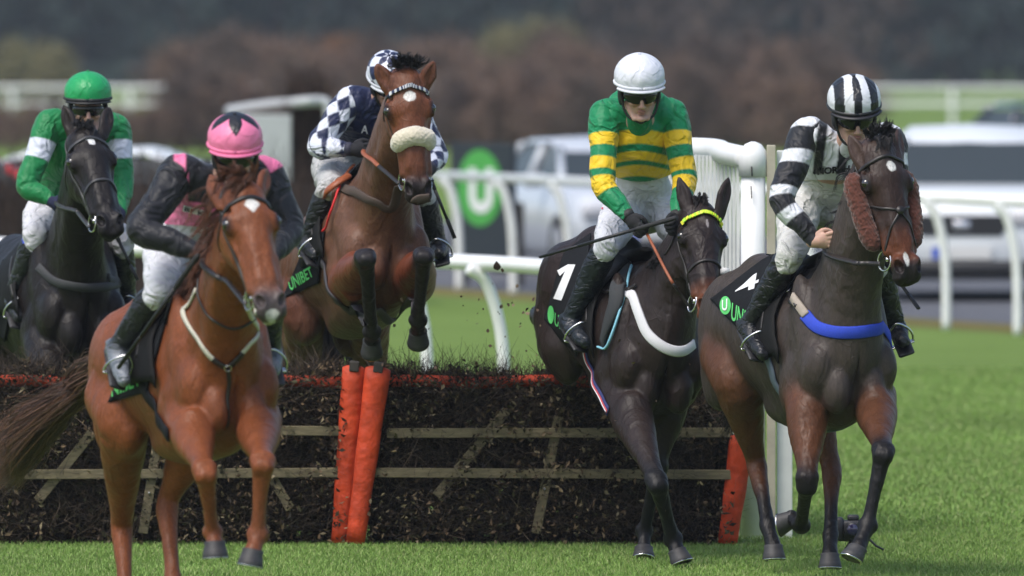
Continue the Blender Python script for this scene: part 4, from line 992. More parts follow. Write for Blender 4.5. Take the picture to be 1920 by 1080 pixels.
# ------------------------------------------------------------------ horse with the number 4 (right)
NK = 1.2
def horse4():
    d = 56.85; B = body_frame(1588, 672, d, 19, 0, 1.045)
    up, lo, bl = (.046, .036, .031), (.082, .031, .013), (.006, .0055, .0055); face = (.026, .014, .010)
    H = head_px((1656, 258), (1718, 527), 56.4, (.46, -1, .15), 1.24)
    S = SDF(.03); torso(S, B, up, neck_to=H(0, .04, -.12), throat=H(0, .16, -.22), nk=NK)
    add_head(S, H, face, (.055, .022, .016), (.004, .003, .003))
    add_ear(S, W(1622, 318, 56.4), W(1592, 252, 56.45), (-.2, -1, .1), (.055, .032, .024)); add_ear(S, W(1686, 300, 56.45), W(1684, 243, 56.6), (.8, -.6, .1), (.055, .032, .024))
    foreleg(S, 1.05, B(.44, -.16, .93), W(1513, 905, 56.55), W(1502, 985, 56.9), W(1484, 972, 57.01), c0=lo, c1=bl, c2=bl, hc=HC, hd=(-.6, -.3, -1), hdown=(-1, .3, -.15))
    foreleg(S, 1.05, B(.46, .17, .93), W(1656, 848, 56.15), W(1627, 985, 56.1), W(1608, 1030, 56.0), c0=lo, c1=bl, c2=bl, hc=HC, hd=(-.5, -1, 0), hdown=(-.45, -.35, -1))
    hindleg(S, 1.05, B(-.62, -.16, 1.10), B(-.45, -.19, .98), W(1418, 868, 58.0), W(1440, 985, 57.7), W(1450, 1026, 57.6), lo, lo, bl, HC, hdown=(.05, -.15, -1))
    hindleg(S, 1.05, B(-.60, .16, 1.10), B(-.45, .17, .95), W(1560, 880, 57.75), W(1557, 1005, 57.5), W(1556, 1042, 57.4), lo, lo, bl, HC, hdown=(0, -.15, -1))
    def paint(P, c):
        hd = H.inv(P); m = np.clip((hd[:, 1] - .36) / .10, 0, 1) * (hd[:, 1] < .75) * (np.abs(hd[:, 0]) < .1) * (np.abs(hd[:, 2]) < .2) * np.clip((.545 - hd[:, 1]) / .05, 0, 1)
        c = c * (1 - m[:, None]) + np.array((.11, .034, .014)) * m[:, None]
        m = (np.clip((hd[:, 1] - .515) / .03, 0, 1) * (hd[:, 1] < .72) * (np.abs(hd[:, 0]) < .1) * (np.abs(hd[:, 2]) < .2))[:, None]; c = c * (1 - m) + np.array((.016, .012, .012)) * m
        c = star(P, c, H(.005, .125, -.005), H, .020, .022); c = star(P, c, H(-.01, .515, -.02), H, .012, .028)
        return c
    root, T = make_horse('brown horse with rust sheepskin cheekpieces and a royal blue breast strap, rightmost of the five', B, S, H, paint)
    hair(tuft([H(-.045, -.02, -.03), H(0, -.03, -.02), H(.045, -.02, -.03)], [(-.4, -.35, .75), (.1, -.4, .9), (.5, -.3, .6)], .075, 260, .012, .0) + tuft([H(-.03, .0, .0), H(.03, 0, 0)], [(0, -.5, -.4), (0.2, -.5, -.4)], .06, 80, .01), 'forelock', root, [(.010, .010, .012), (.02, .018, .02)])
    cr = [H(0, -.02, -.12), B(.48, 0, 1.62), B(.36, 0, 1.52)]
    hair(tuft(cr, [(-.9, .1, -.25)] * 3, .13, 420, .03, .04), 'mane', root, [(.008, .008, .009), (.016, .014, .014)])
    ta = B(-1.0, 0, 1.32); hair([[ta + rng.normal(0, .02, 3), ta + (.02 + rng.normal(0, .03), .25, -.25), ta + (.05 + rng.normal(0, .03), .42 + rng.normal(0, .05), -.42), ta + (.0 + rng.normal(0, .04), .55, -.62 + rng.normal(0, .05))] for _ in range(300)], 'tail', root, [(.008, .008, .009), (.014, .012, .012)], .002)
    br = bridle(root, T, H, nose=False, figure8=True)
    RUST = mat('rust_sheepskin', (.080, .021, .011), rough=.95, noise=(70, .5), sheen=.3)
    for s in (-1, 1):
        P = [H(s * .112, .13, -.11), H(s * .118, .19, -.112), H(s * .112, .28, -.115), H(s * .100, .36, -.118), H(s * .088, .41, -.118)]
        Z = SDF(.02); Q = spline(P, 10); rs = np.interp(np.linspace(0, 1, len(Q)), [0, .15, .8, 1], [.032, .044, .040, .030])
        for q, r_ in zip(Q, rs): Z.ell(q, (r_, r_, r_), None, (1, 1, 1), .02)
        def dz(X): return .005 * noise3(X, 110, 7, 2) + .003 * noise3(X, 210, 8, 1)
        organic('sheepskin_cheekpiece', Z, RUST, br, .004, None, None, None, dz, smooth=0)
    reins(root, T, H, [W(1552, 472, 57.0), W(1640, 470, 57.05)], grip=LEATHER, mids={-1: W(1600, 492, 56.4), 1: W(1690, 520, 56.7)})
    BLUE = mat('blue_webbing', (.02, .055, .48), rough=.8, noise=(90, .15), bump=(400, .0006)); BEIGE = mat('beige_padding', (.36, .31, .26), rough=.9, noise=(40, .15))
    bs = empty('breast_strap', B(.5, 0, 1.3), root); bs.location = Vector(B(.5, 0, 1.3)) - rootof(root)
    px_strap('blue_band', [(1509, 590), (1530, 612), (1560, 622), (1590, 624), (1620, 622), (1640, 619), (1655, 614)], T, BLUE, bs, .066, .004, .006, 57, extra1=[B(.50, .27, 1.17), B(.38, .29, 1.24)])
    px_strap('padded_end', [(1488, 556), (1498, 572), (1512, 592)], T, BEIGE, bs, .050, .008, .008, 57)
    px_strap('girth_strap', [(1470, 535), (1484, 555), (1497, 575)], T, LEATHER, bs, .022, .005, .014, 57)
    m = MB(); p, nn = cast(T, 1481, 548, 57, .018); m.ring(p, nn, .017, .003, 5, 6, sc=(1.2, 1)); m.build('buckle', STEEL, bs)
    o, sp = cloth_patch(root, T, B, (1475, 468), (1432, 490), (1334, 562), (1398, 628), d=57.8)
    CT = BVHTree.FromPolygons([tuple(v.co + rootof(o)) for v in o.data.vertices], [tuple(p.vertices) for p in o.data.polygons])
    px_text('number', '4', [(1378, 538), (1427, 508), (1421, 540), (1380, 552)], CT, LETTERW, o, .004)
    px_disc('green_disc', (1361, 573), 10.5, 17, CT, LOGOG, o); px_text('letter', 'U', [(1356, 564), (1366, 561), (1366, 583), (1356, 583)], CT, LETTERW, o, .008)
    px_text('lettering', 'UNI', [(1374, 568), (1400, 583), (1396, 613), (1372, 600)], CT, LOGOG, o, .005)
    saddle(root, T, B, 57.6)
    px_strap('girth', [(1432, 640), (1447, 690), (1460, 728)], T, mat('grey_girth', (.10, .13, .17), rough=.8), root, .06, .006, .006, 57.7, extra1=[B(.30, -.05, .76), B(.30, .15, .85), B(.25, .28, 1.1)])
    return root, T, B, H
def saddle(root, T, B, d, mt=None, fl=(.02, -.02), flapc=None):
    """racing saddle: pad, seat and two flaps"""
    sd_ = empty('saddle', B(.05, 0, 1.55), root); sd_.location = Vector(B(.05, 0, 1.55)) - rootof(root)
    Z = SDF(.03); k = B.k
    Z.chain([B(.26, 0, 1.615), B(.18, 0, 1.585), B(.02, 0, 1.545), B(-.16, 0, 1.57), B(-.24, 0, 1.60)], [.035, .06, .075, .095, .06], [(.012, .011, .011)] * 5, n=B.R[:, 2], f=.5)
    organic('seat', Z, SADM, sd_, .008)
    for s in (-1, 1):
        V = []; n = 12
        for i in range(n):
            t = i / (n - 1)
            for j in range(8):
                u = j / 7; x = .20 - .30 * u + .12 * t * (1 - u) + .04 * t; z = 1.58 - .46 * t
                p, nn = snap(T, B(x, s * (.08 + .3 * min(1, t * 2.2)), z), .026); V.append(p)
        f = [(i * 8 + j, i * 8 + j + 1, i * 8 + 9 + j, i * 8 + 8 + j) for i in range(n - 1) for j in range(7)]
        o = mesh('flap', V, f, SADM if flapc is None else flapc, sd_); md = o.modifiers.new('thick', 'SOLIDIFY'); md.thickness = .008; md.offset = 0
SADM = mat('saddle_leather', (.008, .008, .008), rough=.7, spec=.15, noise=(25, .3), bump=(60, .001))
LETTERW = mat('lettering_white', (.72, .73, .74), rough=.7); LOGOG = mat('lettering_green', (.09, .50, .13), rough=.7)
# ------------------------------------------------------------------ horse with the number 1
def horse1():
    B = body_frame(1234, 672, 58.95, 15, -8, 1.05)
    up, lo, bl = (.021, .014, .012), (.021, .014, .012), (.006, .006, .007); face = (.017, .011, .010)
    H = head_px((1316, 373), (1340, 592), 58.75, (.26, -1, .25), 1.17)
    S = SDF(.03); torso(S, B, up, neck_to=H(0, .04, -.12), throat=H(0, .16, -.22), nk=NK)
    add_head(S, H, face, (.035, .018, .014), (.004, .003, .003))
    add_ear(S, W(1292, 398, 58.75), W(1273, 334, 58.8), (-.15, -1, 0), face, w=.040); add_ear(S, W(1350, 396, 58.75), W(1366, 334, 58.8), (.6, -.8, 0), face, w=.040)
    foreleg(S, 1.05, B(.46, -.15, .93), W(1232, 905, 58.2), W(1262, 1010, 58.35), W(1270, 1035, 58.32), c0=lo, c1=bl, c2=bl, hc=HC, hd=(.2, -1, 0), hdown=(.35, -.25, -1), rk=1.04)
    foreleg(S, 1.05, B(.40, .12, .95), W(1232, 880, 59.1), W(1208, 995, 59.25), W(1207, 1030, 59.2), c0=lo, c1=bl, c2=bl, hc=HC, rk=.95)
    hindleg(S, 1.05, B(-.66, -.16, 1.12), B(-.50, -.19, .98), W(1010, 590, 61.4), W(1046, 640, 61.9), W(1036, 702, 61.95), lo, bl, bl, HC, hd=(-.3, 1, -.3), hdown=(-.3, .3, -1))
    hindleg(S, 1.05, B(-.62, .16, 1.10), B(-.55, .17, .98), W(1130, 700, 61.5), W(1150, 790, 62.1), W(1160, 830, 62.2), lo, bl, bl, HC, hd=(0, 1, 0), hdown=(0, .3, -1))
    def paint(P, c):
        hd = H.inv(P); m = (np.clip((hd[:, 1] - .40) / .06, 0, 1) * (hd[:, 1] < .75) * (np.abs(hd[:, 0]) < .1) * (np.abs(hd[:, 2]) < .2))[:, None]; c = c * (1 - m) + np.array((.10, .035, .016)) * m
        return star(P, c, H(.01, .135, -.005), H, .006, .022, (.22, .20, .2), 3)
    root, T = make_horse('dark brown horse with a yellow and green browband and a white breast girth', B, S, H, paint)
    hair(tuft([H(-.03, -.01, -.02), H(.03, -.01, -.02)], [(-.1, -.4, .3), (.2, -.5, .1)], .05, 90, .01), 'forelock', root, [(.010, .008, .008)])
    cr = [H(0, -.02, -.11), B(.58, 0, 1.62), B(.42, 0, 1.55)]
    hair(tuft(cr, [(-.7, -.3, .1)] * 3, .05, 260, .02, .01), 'mane', root, [(.008, .008, .009), (.014, .012, .012)])
    ta = B(-1.0, 0, 1.30); hair([[ta + rng.normal(0, .02, 3), ta + (.0 + rng.normal(0, .03), .3, -.10), ta + (.03 + rng.normal(0, .06), .55 + rng.normal(0, .05), -.35), ta + (.03 + rng.normal(0, .09), .7, -.7 + rng.normal(0, .1))] for _ in range(200)], 'tail', root, [(.008, .008, .009)], .002)
    YG = mat('lime_band', (.42, .75, .04), rough=.5); YG2 = mat('dark_lime_band', (.75, .72, .05), rough=.5)
    br = bridle(root, T, H, band=(YG, YG2))
    WP = mat('white_fleece', (.62, .62, .60), rough=.95, bump=(150, .002))
    m = MB(); p, nn = snap(T, H(.06, .345, -.06), .012); m.tube([p - H.R[:, 0] * .02, p + H.R[:, 0] * .02 + nn * .01], [.022, .018], 10); m.build('noseband_knot', WP, br)
    reins(root, T, H, [W(1213, 438, 58.75), None], mids={-1: W(1255, 520, 58.5)}, w_=.015)
    WW = mat('white_webbing', (.66, .66, .68), rough=.8, bump=(300, .0006))
    px_strap('breast_girth', [(1150, 548), (1185, 553), (1197, 585), (1212, 622), (1236, 646), (1262, 658), (1284, 657), (1300, 645)], T, WW, root, .058, .006, .006, 58.6)
    px_strap('girth_strap', [(1128, 545), (1150, 547), (1176, 545), (1196, 536)], T, LEATHER, root, .020, .005, .015, 58.8)
    o, sp = cloth_patch(root, T, B, (1110, 440), (1060, 474), (1023, 600), (1085, 668), d=59.4)
    CT = BVHTree.FromPolygons([tuple(v.co + rootof(o)) for v in o.data.vertices], [tuple(p.vertices) for p in o.data.polygons])
    px_quads('number', [[(1066, 497), (1080, 497), (1054, 564), (1039, 560)], [(1046, 508), (1067, 496), (1064, 506), (1051, 518)]], CT, LETTERW, o, .005)
    px_disc('green_disc', (1034, 590), 6, 17, CT, LOGOG, o); px_text('lettering', 'UN', [(1042, 586), (1060, 597), (1058, 622), (1041, 609)], CT, LOGOG, o, .005)
    saddle(root, T, B, 59.2)
    LB = mat('pale_blue_piping', (.25, .55, .68), rough=.5); px_strap('piping', [(1188, 502), (1166, 575), (1148, 640), (1138, 655), (1126, 650)], T, LB, root, .012, .008, .016, 58.9, nsm=8)
    px_strap('saddle_pad', [(1172, 500), (1158, 550), (1145, 600), (1134, 645)], T, mat('charcoal_pad', (.03, .033, .036), rough=.8), root, .09, .010, .012, 58.9)
    GN, GR = mat('navy_web', (.02, .03, .12), rough=.8), mat('red_web', (.45, .05, .05), rough=.8)
    for nm, mt_, ww, of in (('girth', GN, .055, .006), ('red_stripe', GR, .020, .0115), ('white_stripe', WW, .006, .0145)):
        px_strap(nm, [(1098, 640), (1110, 690), (1126, 740), (1142, 772)], T, mt_, root, ww, .005, of, 59)
    return root, T, B, H
# ------------------------------------------------------------------ chestnut horse with the white star
def horse2():
    B = body_frame(424, 710, 51.2, 18, 5, .985)
    up = (.160, .048, .017); lo = (.170, .051, .018); bl = (.145, .046, .018); face = (.175, .054, .020)
    H = head_px((459, 335), (519, 588), 50.35, (.28, -1, .15), 1.14)
    S = SDF(.03); torso(S, B, up, neck_to=H(0, .04, -.12), throat=H(0, .16, -.22), nk=NK)
    add_head(S, H, face, (.10, .07, .065), (.012, .010, .010))
    add_ear(S, W(414, 378, 50.4), W(394, 328, 50.55), (-.3, -1, .3), up); add_ear(S, W(488, 362, 50.45), W(502, 318, 50.6), (.9, -.5, .2), up)
    foreleg(S, 1.05, B(.46, -.16, .93), W(384, 885, 50.6), W(399, 998, 50.75), W(403, 1020, 50.72), c0=lo, c1=lo, c2=bl, hc=(.06, .06, .065), hdown=(.05, -.1, -1), rk=.96)
    foreleg(S, 1.05, B(.46, .17, .93), W(492, 868, 50.5), W(483, 1003, 50.55), W(474, 1035, 50.5), c0=lo, c1=lo, c2=bl, hc=(.05, .05, .052), hdown=(-.2, -.1, -1), rk=.96)
    hindleg(S, 1.05, B(-.66, -.16, 1.10), B(-.50, -.19, .98), W(228, 985, 52.6), W(236, 1130, 52.4), W(240, 1165, 52.3), lo, lo, bl, HC, rk=1.0)
    hindleg(S, 1.05, B(-.60, .16, 1.10), B(-.42, .15, .93), W(312, 942, 52.3), W(325, 1090, 52.1), W(328, 1125, 52.0), lo, lo, bl, HC)
    def paint(P, c):
        hd = H.inv(P); m = (np.clip((hd[:, 1] - .50) / .04, 0, 1) * (hd[:, 1] < .75) * (np.abs(hd[:, 0]) < .1) * (np.abs(hd[:, 2]) < .2))[:, None]; c = c * (1 - m) + np.array((.060, .048, .048)) * m
        c = star(P, c, H(.002, .125, -.005), H, .028, .034, drop=1.1, seed=2); return star(P, c, H(0, .592, -.10), H, .026, .02, (.40, .40, .36), 5)
    root, T = make_horse('bright chestnut horse with a white star and flying tail, in front of the left hurdle', B, S, H, paint)
    hc = [(.10, .035, .016), (.15, .055, .028), (.07, .03, .018)]
    hair(tuft([H(-.05, -.03, -.04), H(0, -.04, -.03), H(.045, -.02, -.03)], [(-.9, -.3, .0), (-.6, -.4, .2), (-.2, -.4, .35)], .095, 300, .015, .0) + tuft([H(-.02, .0, .0), H(.03, 0, 0)], [(-.8, -.5, -.4), (-.5, -.5, -.5)], .12, 100, .01), 'forelock', root, hc)
    cr = [H(0, -.02, -.12), B(.56, 0, 1.64), B(.40, 0, 1.56)]
    hair(tuft(cr, [(-.9, .0, -.25), (-.9, -.1, -.5), (-.8, 0, -.5)], .20, 700, .04, .06), 'mane', root, hc, .0013)
    ta = B(-1.0, 0, 1.33); st = []
    for _ in range(2200):
        e = rng.uniform(); u = rng.normal(0, 1); st.append([ta + rng.normal(0, .022, 3), W(175, 705, 53.3) + rng.normal(0, .035, 3), W(110, 745 + 38 * e + 8 * u, 53.6 + .1 * u) + rng.normal(0, .02, 3), W(45 + 10 * u, 775 + 85 * e + 6 * u, 53.9 + .15 * u) + rng.normal(0, .02, 3), W(5 + 35 * rng.uniform(-1, 1), 805 + 110 * e + 10 * u, 54.1 + .2 * u)])
    hair(st, 'tail', root, [(.075, .036, .022), (.12, .058, .034), (.17, .085, .052), (.05, .027, .018)], .0014)
    br = bridle(root, T, H, nose=False)
    reins(root, T, H, [W(378, 482, 51.2), None], mids={-1: W(410, 508, 50.7)}, grip=LEATHER)
    CRM = mat('cream_strap', (.52, .50, .42), rough=.8, bump=(300, .0005))
    bp = empty('breastplate', B(.5, 0, 1.2), root); bp.location = Vector(B(.5, 0, 1.2)) - rootof(root)
    px_strap('cream_strap', [(340, 540), (344, 580), (360, 618), (380, 648), (402, 674)], T, CRM, bp, .026, .006, .006, 51); px_strap('cream_strap', [(481, 586), (482, 612), (470, 640), (452, 662)], T, CRM, bp, .026, .006, .006, 51)
    px_strap('leather_end', [(400, 672), (412, 681), (424, 688)], T, LEATHER, bp, .028, .006, .008, 51); px_strap('leather_end', [(454, 660), (442, 674), (430, 686)], T, LEATHER, bp, .028, .006, .008, 51)
    px_strap('leather_drop', [(427, 690), (430, 720), (427, 770), (424, 800)], T, LEATHER, bp, .020, .005, .004, 51)
    m = MB(); p, nn = cast(T, 427, 688, 51, .012); m.ring(p, nn, .016, .003, 16, 6); m.build('ring', STEEL, bp)
    px_strap('neck_strap', [(368, 520), (374, 560), (398, 598), (430, 615), (462, 608), (478, 596)], T, LEATHER, root, .012, .005, .004, 51)
    o, sp = cloth_patch(root, T, B, (330, 545), (285, 575), (205, 755), (278, 735), d=51.9)
    CT = BVHTree.FromPolygons([tuple(v.co + rootof(o)) for v in o.data.vertices], [tuple(p.vertices) for p in o.data.polygons])
    px_text('lettering', 'UNIBET', [(192, 722), (262, 695), (266, 722), (196, 750)], CT, LOGOG, o, .005)
    saddle(root, T, B, 52)
    px_strap('girth', [(262, 690), (280, 745), (300, 790), (318, 815)], T, CLOTHB, root, .07, .006, .008, 51.8)
    return root, T, B, H
# ------------------------------------------------------------------ bay horse jumping, sheepskin noseband
def horse3():
    B = body_frame(722, 425, 60.9, 15, 14, 1.03, ref=(.60, 0, 1.20))
    up = (.108, .052, .031); lo = (.135, .036, .014); bl = (.014, .012, .013); face = (.125, .042, .019)
    H = head_px((763, 130), (790, 380), 60.05, (.12, -1, .18), 1.18)
    S = SDF(.03); torso(S, B, up, neck_to=H(0, .04, -.12), throat=H(0, .16, -.22), nk=NK)
    add_head(S, H, face, (.030, .022, .022), (.004, .003, .003))
    add_ear(S, W(732, 170, 60.1), W(707, 121, 60.1), (-.1, -1, .1), (.13, .045, .022)); add_ear(S, W(795, 163, 60.1), W(813, 116, 60.1), (.5, -.9, .1), (.13, .045, .022))
    foreleg(S, 1.04, B(.45, -.17, .93), W(686, 484, 59.75), W(697, 622, 60.2), W(697, 640, 60.33), c0=lo, c1=bl, c2=bl, hc=HC, hd=(0, -.2, -1), hdown=(0, .8, -.8), rk=1.05)
    foreleg(S, 1.04, B(.45, .17, .93), W(795, 480, 59.8), W(784, 600, 60.2), W(784, 622, 60.35), c0=lo, c1=bl, c2=bl, hc=HC, hd=(0, -.2, -1), hdown=(0, .8, -.8), rk=1.05)
    hindleg(S, 1.04, B(-.66, -.16, 1.12), B(-.48, -.19, .98), W(572, 790, 63.0), W(600, 890, 62.9), W(602, 925, 62.8), (.10, .035, .02), bl, bl, HC)
    hindleg(S, 1.04, B(-.62, .16, 1.10), B(-.45, .15, .95), W(705, 780, 62.9), W(712, 880, 62.9), W(712, 915, 62.8), (.10, .035, .02), bl, bl, HC)
    def paint(P, c):
        hd = H.inv(P); m = (np.clip((hd[:, 1] - .50) / .04, 0, 1) * (hd[:, 1] < .75) * (np.abs(hd[:, 0]) < .1) * (np.abs(hd[:, 2]) < .2))[:, None]; c = c * (1 - m) + np.array((.018, .013, .013)) * m
        bl_ = B.inv(P); m = (np.clip((1.02 - bl_[:, 2]) / .08, 0, 1) * (bl_[:, 0] > .2) * np.clip((.17 - np.abs(bl_[:, 1])) / .03, 0, 1) * 0)[:, None]
        return star(P, c, H(.0, .125, -.005), H, .026, .024)
    root, T = make_horse('bay horse in mid jump with a cream sheepskin noseband and both knees tucked', B, S, H, paint)
    hair(tuft([H(-.05, -.02, -.03), H(0, -.03, -.02), H(.05, -.02, -.03)], [(-.3, -.4, .5), (.0, -.4, .7), (.4, -.4, .4)], .075, 300, .015, .0), 'forelock', root, [(.010, .010, .012), (.02, .018, .02)])
    cr = [H(0, -.02, -.12), B(.58, 0, 1.62), B(.42, 0, 1.54)]
    hair(tuft(cr, [(-.7, -.1, .1)] * 3, .07, 350, .02, .01), 'mane', root, [(.010, .010, .012)])
    ta = B(-1.0, 0, 1.33); hair([[ta + rng.normal(0, .02, 3), ta + (.06 + rng.normal(0, .03), .2, -.2), ta + (.15 + rng.normal(0, .06), .25 + rng.normal(0, .05), -.5), ta + (.15 + rng.normal(0, .09), .3, -.85 + rng.normal(0, .1))] for _ in range(200)], 'tail', root, [(.008, .008, .009)], .002)
    NB, NW = mat('navy_leather', (.02, .03, .08), rough=.5), mat('white_leather', (.62, .63, .65), rough=.5)
    br = bridle(root, T, H, band=(NW, NB), nose=False)
    FL = mat('cream_sheepskin', (.60, .54, .42), rough=.95, noise=(90, .12), sheen=.7); Z = SDF(.02)
    Q = spline([H(-.066, .330, -.070), H(-.052, .318, -.020), H(0, .310, .004), (H(.052, .318, -.020)), H(.066, .330, -.070)], 12)
    for i, q in enumerate(Q): r_ = .039 if 5 < i < len(Q) - 6 else .034; Z.ell(q, (r_, r_, r_), None, (1, 1, 1), .02)
    organic('sheepskin_noseband', Z, FL, br, .004, None, None, None, lambda X: .0032 * noise3(X, 120, 7, 2) + .002 * noise3(X, 260, 8, 1), smooth=0)
    reins(root, T, H, [W(683, 282, 60.9), W(800, 300, 60.9)], mids={-1: W(703, 305, 60.35), 1: W(805, 330, 60.3)})
    px_strap('breast_girth', [(640, 350), (670, 362), (705, 378), (740, 385), (775, 382), (805, 370)], T, mat('brown_webbing', (.065, .045, .035), rough=.8, bump=(200, .001)), root, .055, .006, .006, 60.8)
    o, sp = cloth_patch(root, T, B, (612, 430), (585, 440), (532, 560), (600, 530), d=61.6)
    CT = BVHTree.FromPolygons([tuple(v.co + rootof(o)) for v in o.data.vertices], [tuple(p.vertices) for p in o.data.polygons])
    px_text('lettering', 'UNIBET', [(540, 523), (583, 499), (590, 517), (546, 546)], CT, LOGOG, o, .005)
    saddle(root, T, B, 61.5)
    RED = mat('red_piping', (.6, .02, .02), rough=.6); px_strap('piping', [(640, 352), (634, 378), (624, 410), (612, 436)], T, RED, root, .012, .006, .024, 61)
    px_strap('rust_strap', [(662, 305), (652, 330), (628, 362), (602, 392)], T, TAN, root, .045, .008, .05, 61.2)
    px_strap('girth', [(598, 485), (612, 520), (632, 560), (660, 585), (690, 600), (730, 603), (762, 590), (775, 575)], T, mat('elastic_girth', (.05, .045, .05), rough=.8), root, .055, .006, .007, 61)
    return root, T, B, H
# ------------------------------------------------------------------ near-black horse at the left edge
def horse5():
    B = body_frame(150, 575, 62.6, 19, 6, 1.05)
    up = (.010, .008, .0075); lo = up; bl = (.007, .006, .006); face = (.010, .008, .008)
    H = head_px((160, 232), (216, 430), 62.0, (.24, -1, .38), 1.22)
    S = SDF(.03); torso(S, B, up, neck_to=H(0, .04, -.12), throat=H(0, .16, -.22), nk=NK)
    add_head(S, H, face, (.016, .014, .015), (.003, .003, .003))
    add_ear(S, W(138, 255, 62.05), W(120, 198, 62.1), (-.5, -1, .1), up); add_ear(S, W(196, 246, 62.05), W(205, 202, 62.15), (.5, -.8, .1), up)
    foreleg(S, 1.05, B(.45, -.17, .93), W(110, 830, 62.0), W(112, 900, 62.4), W(112, 935, 62.45), c0=lo, c1=bl, c2=bl, hc=HC)
    foreleg(S, 1.05, B(.45, .17, .93), W(200, 810, 62.0), W(205, 900, 62.3), W(205, 940, 62.3), c0=lo, c1=bl, c2=bl, hc=HC)
    hindleg(S, 1.05, B(-.66, -.16, 1.12), B(-.48, -.19, .98), W(-40, 800, 64.4), W(-30, 900, 64.2), W(-28, 935, 64.1), lo, bl, bl, HC)
    hindleg(S, 1.05, B(-.62, .16, 1.10), B(-.45, .15, .95), W(75, 790, 64.2), W(80, 900, 64.1), W(80, 935, 64.0), lo, bl, bl, HC)
    def paint(P, c): c = star(P, c, H(.008, .10, -.005), H, .016, .022, (.55, .55, .55), 4); return star(P, c, H(-.012, .085, -.0), H, .012, .008, (.5, .5, .5), 6)
    root, T = make_horse('near black horse with a small white star, leftmost, behind the hurdle', B, S, H, paint)
    hair(tuft([H(-.03, -.01, -.02), H(.03, -.01, -.02)], [(-.1, -.4, .4), (.2, -.5, .1)], .07, 150, .015), 'forelock', root, [(.010, .010, .012)])
    cr = [H(0, -.02, -.11), B(.56, 0, 1.62), B(.40, 0, 1.55)]
    hair(tuft(cr, [(-.9, -.1, -.2)] * 3, .09, 350, .02, .03), 'mane', root, [(.007, .007, .008), (.013, .012, .013)])
    ta = B(-1.0, 0, 1.33); hair([[ta + rng.normal(0, .02, 3), ta + (.02, .3, -.1), ta + (.0 + rng.normal(0, .06), .5, -.45), ta + (.0 + rng.normal(0, .09), .55, -.8)] for _ in range(120)], 'tail', root, [(.008, .008, .009)], .002)
    GL = mat('worn_black_leather', (.035, .035, .038), rough=.4); br = bridle(root, T, H, leath=GL)
    reins(root, T, H, [W(112, 375, 62.7), W(228, 400, 62.7)], mids={-1: W(140, 392, 62.1), 1: W(222, 405, 62.2)}, leath=GL, grip=GL)
    px_strap('breast_girth', [(72, 500), (95, 522), (125, 534), (160, 539), (195, 538), (222, 530), (235, 518)], T, mat('charcoal_webbing', (.035, .037, .04), rough=.75), root, .052, .006, .006, 62.5)
    saddle(root, T, B, 63)
    cloth_patch(root, T, B, (45, 470), (8, 490), (-40, 600), (12, 640), d=63.4)
    return root, T, B, H
HS = {}
for nm, fn in (('4', horse4), ('1', horse1), ('2', horse2), ('3', horse3), ('5', horse5)):
    HS[nm] = fn()
# ================================================================== RIDERS
SKIN = mat('skin', attr=True, rough=.5, spec=.4, noise=(30, .10), sss=.15)
SILK = mat('silk', attr=True, rough=.52, spec=.3, noise=(14, .05), bump=(40, .003), crease=(6.5, .010), sheen=.1)
BREECH = mat('breeches_cloth', attr=True, rough=.7, spec=.25, noise=(12, .08), bump=(40, .003), crease=(8, .010))
BOOT = mat('boot_leather', attr=True, rough=.38, spec=.42, noise=(16, .3), bump=(60, .002), crease=(9, .005), stretch=(1, 1, 1.8))
GLOVE = mat('knit_glove', attr=True, rough=.9, noise=(60, .3), bump=(200, .001)); LENS = mat('dark_lens', (.005, .005, .006), rough=.12, spec=.5)
CAPM = mat('cap_silk', attr=True, rough=.4, spec=.45, bump=(30, .004), crease=(7, .003)); HBLK = mat('helmet_black', (.012, .012, .014), rough=.5)
def along(P, chain):
    """nearest point of the polyline for each P: arc position, total length, axis point"""
    C = spline(chain, 8); best = np.full(len(P), 1e9); S_ = np.zeros(len(P)); A = np.zeros((len(P), 3)); acc = 0
    for a, b in zip(C[:-1], C[1:]):
        d = b - a; L = np.linalg.norm(d); t = np.clip(((P - a) @ d) / (L * L), 0, 1); q = a + t[:, None] * d; D = ((P - q) ** 2).sum(1); m = D < best
        best[m] = D[m]; S_[m] = (acc + t * L)[m]; A[m] = q[m]; acc += L
    return S_, acc, A
def pxy(A): return HZ + (CH - A[:, 2]) * F / A[:, 1]
def pxx(A): return 960 + A[:, 0] * F / A[:, 1]
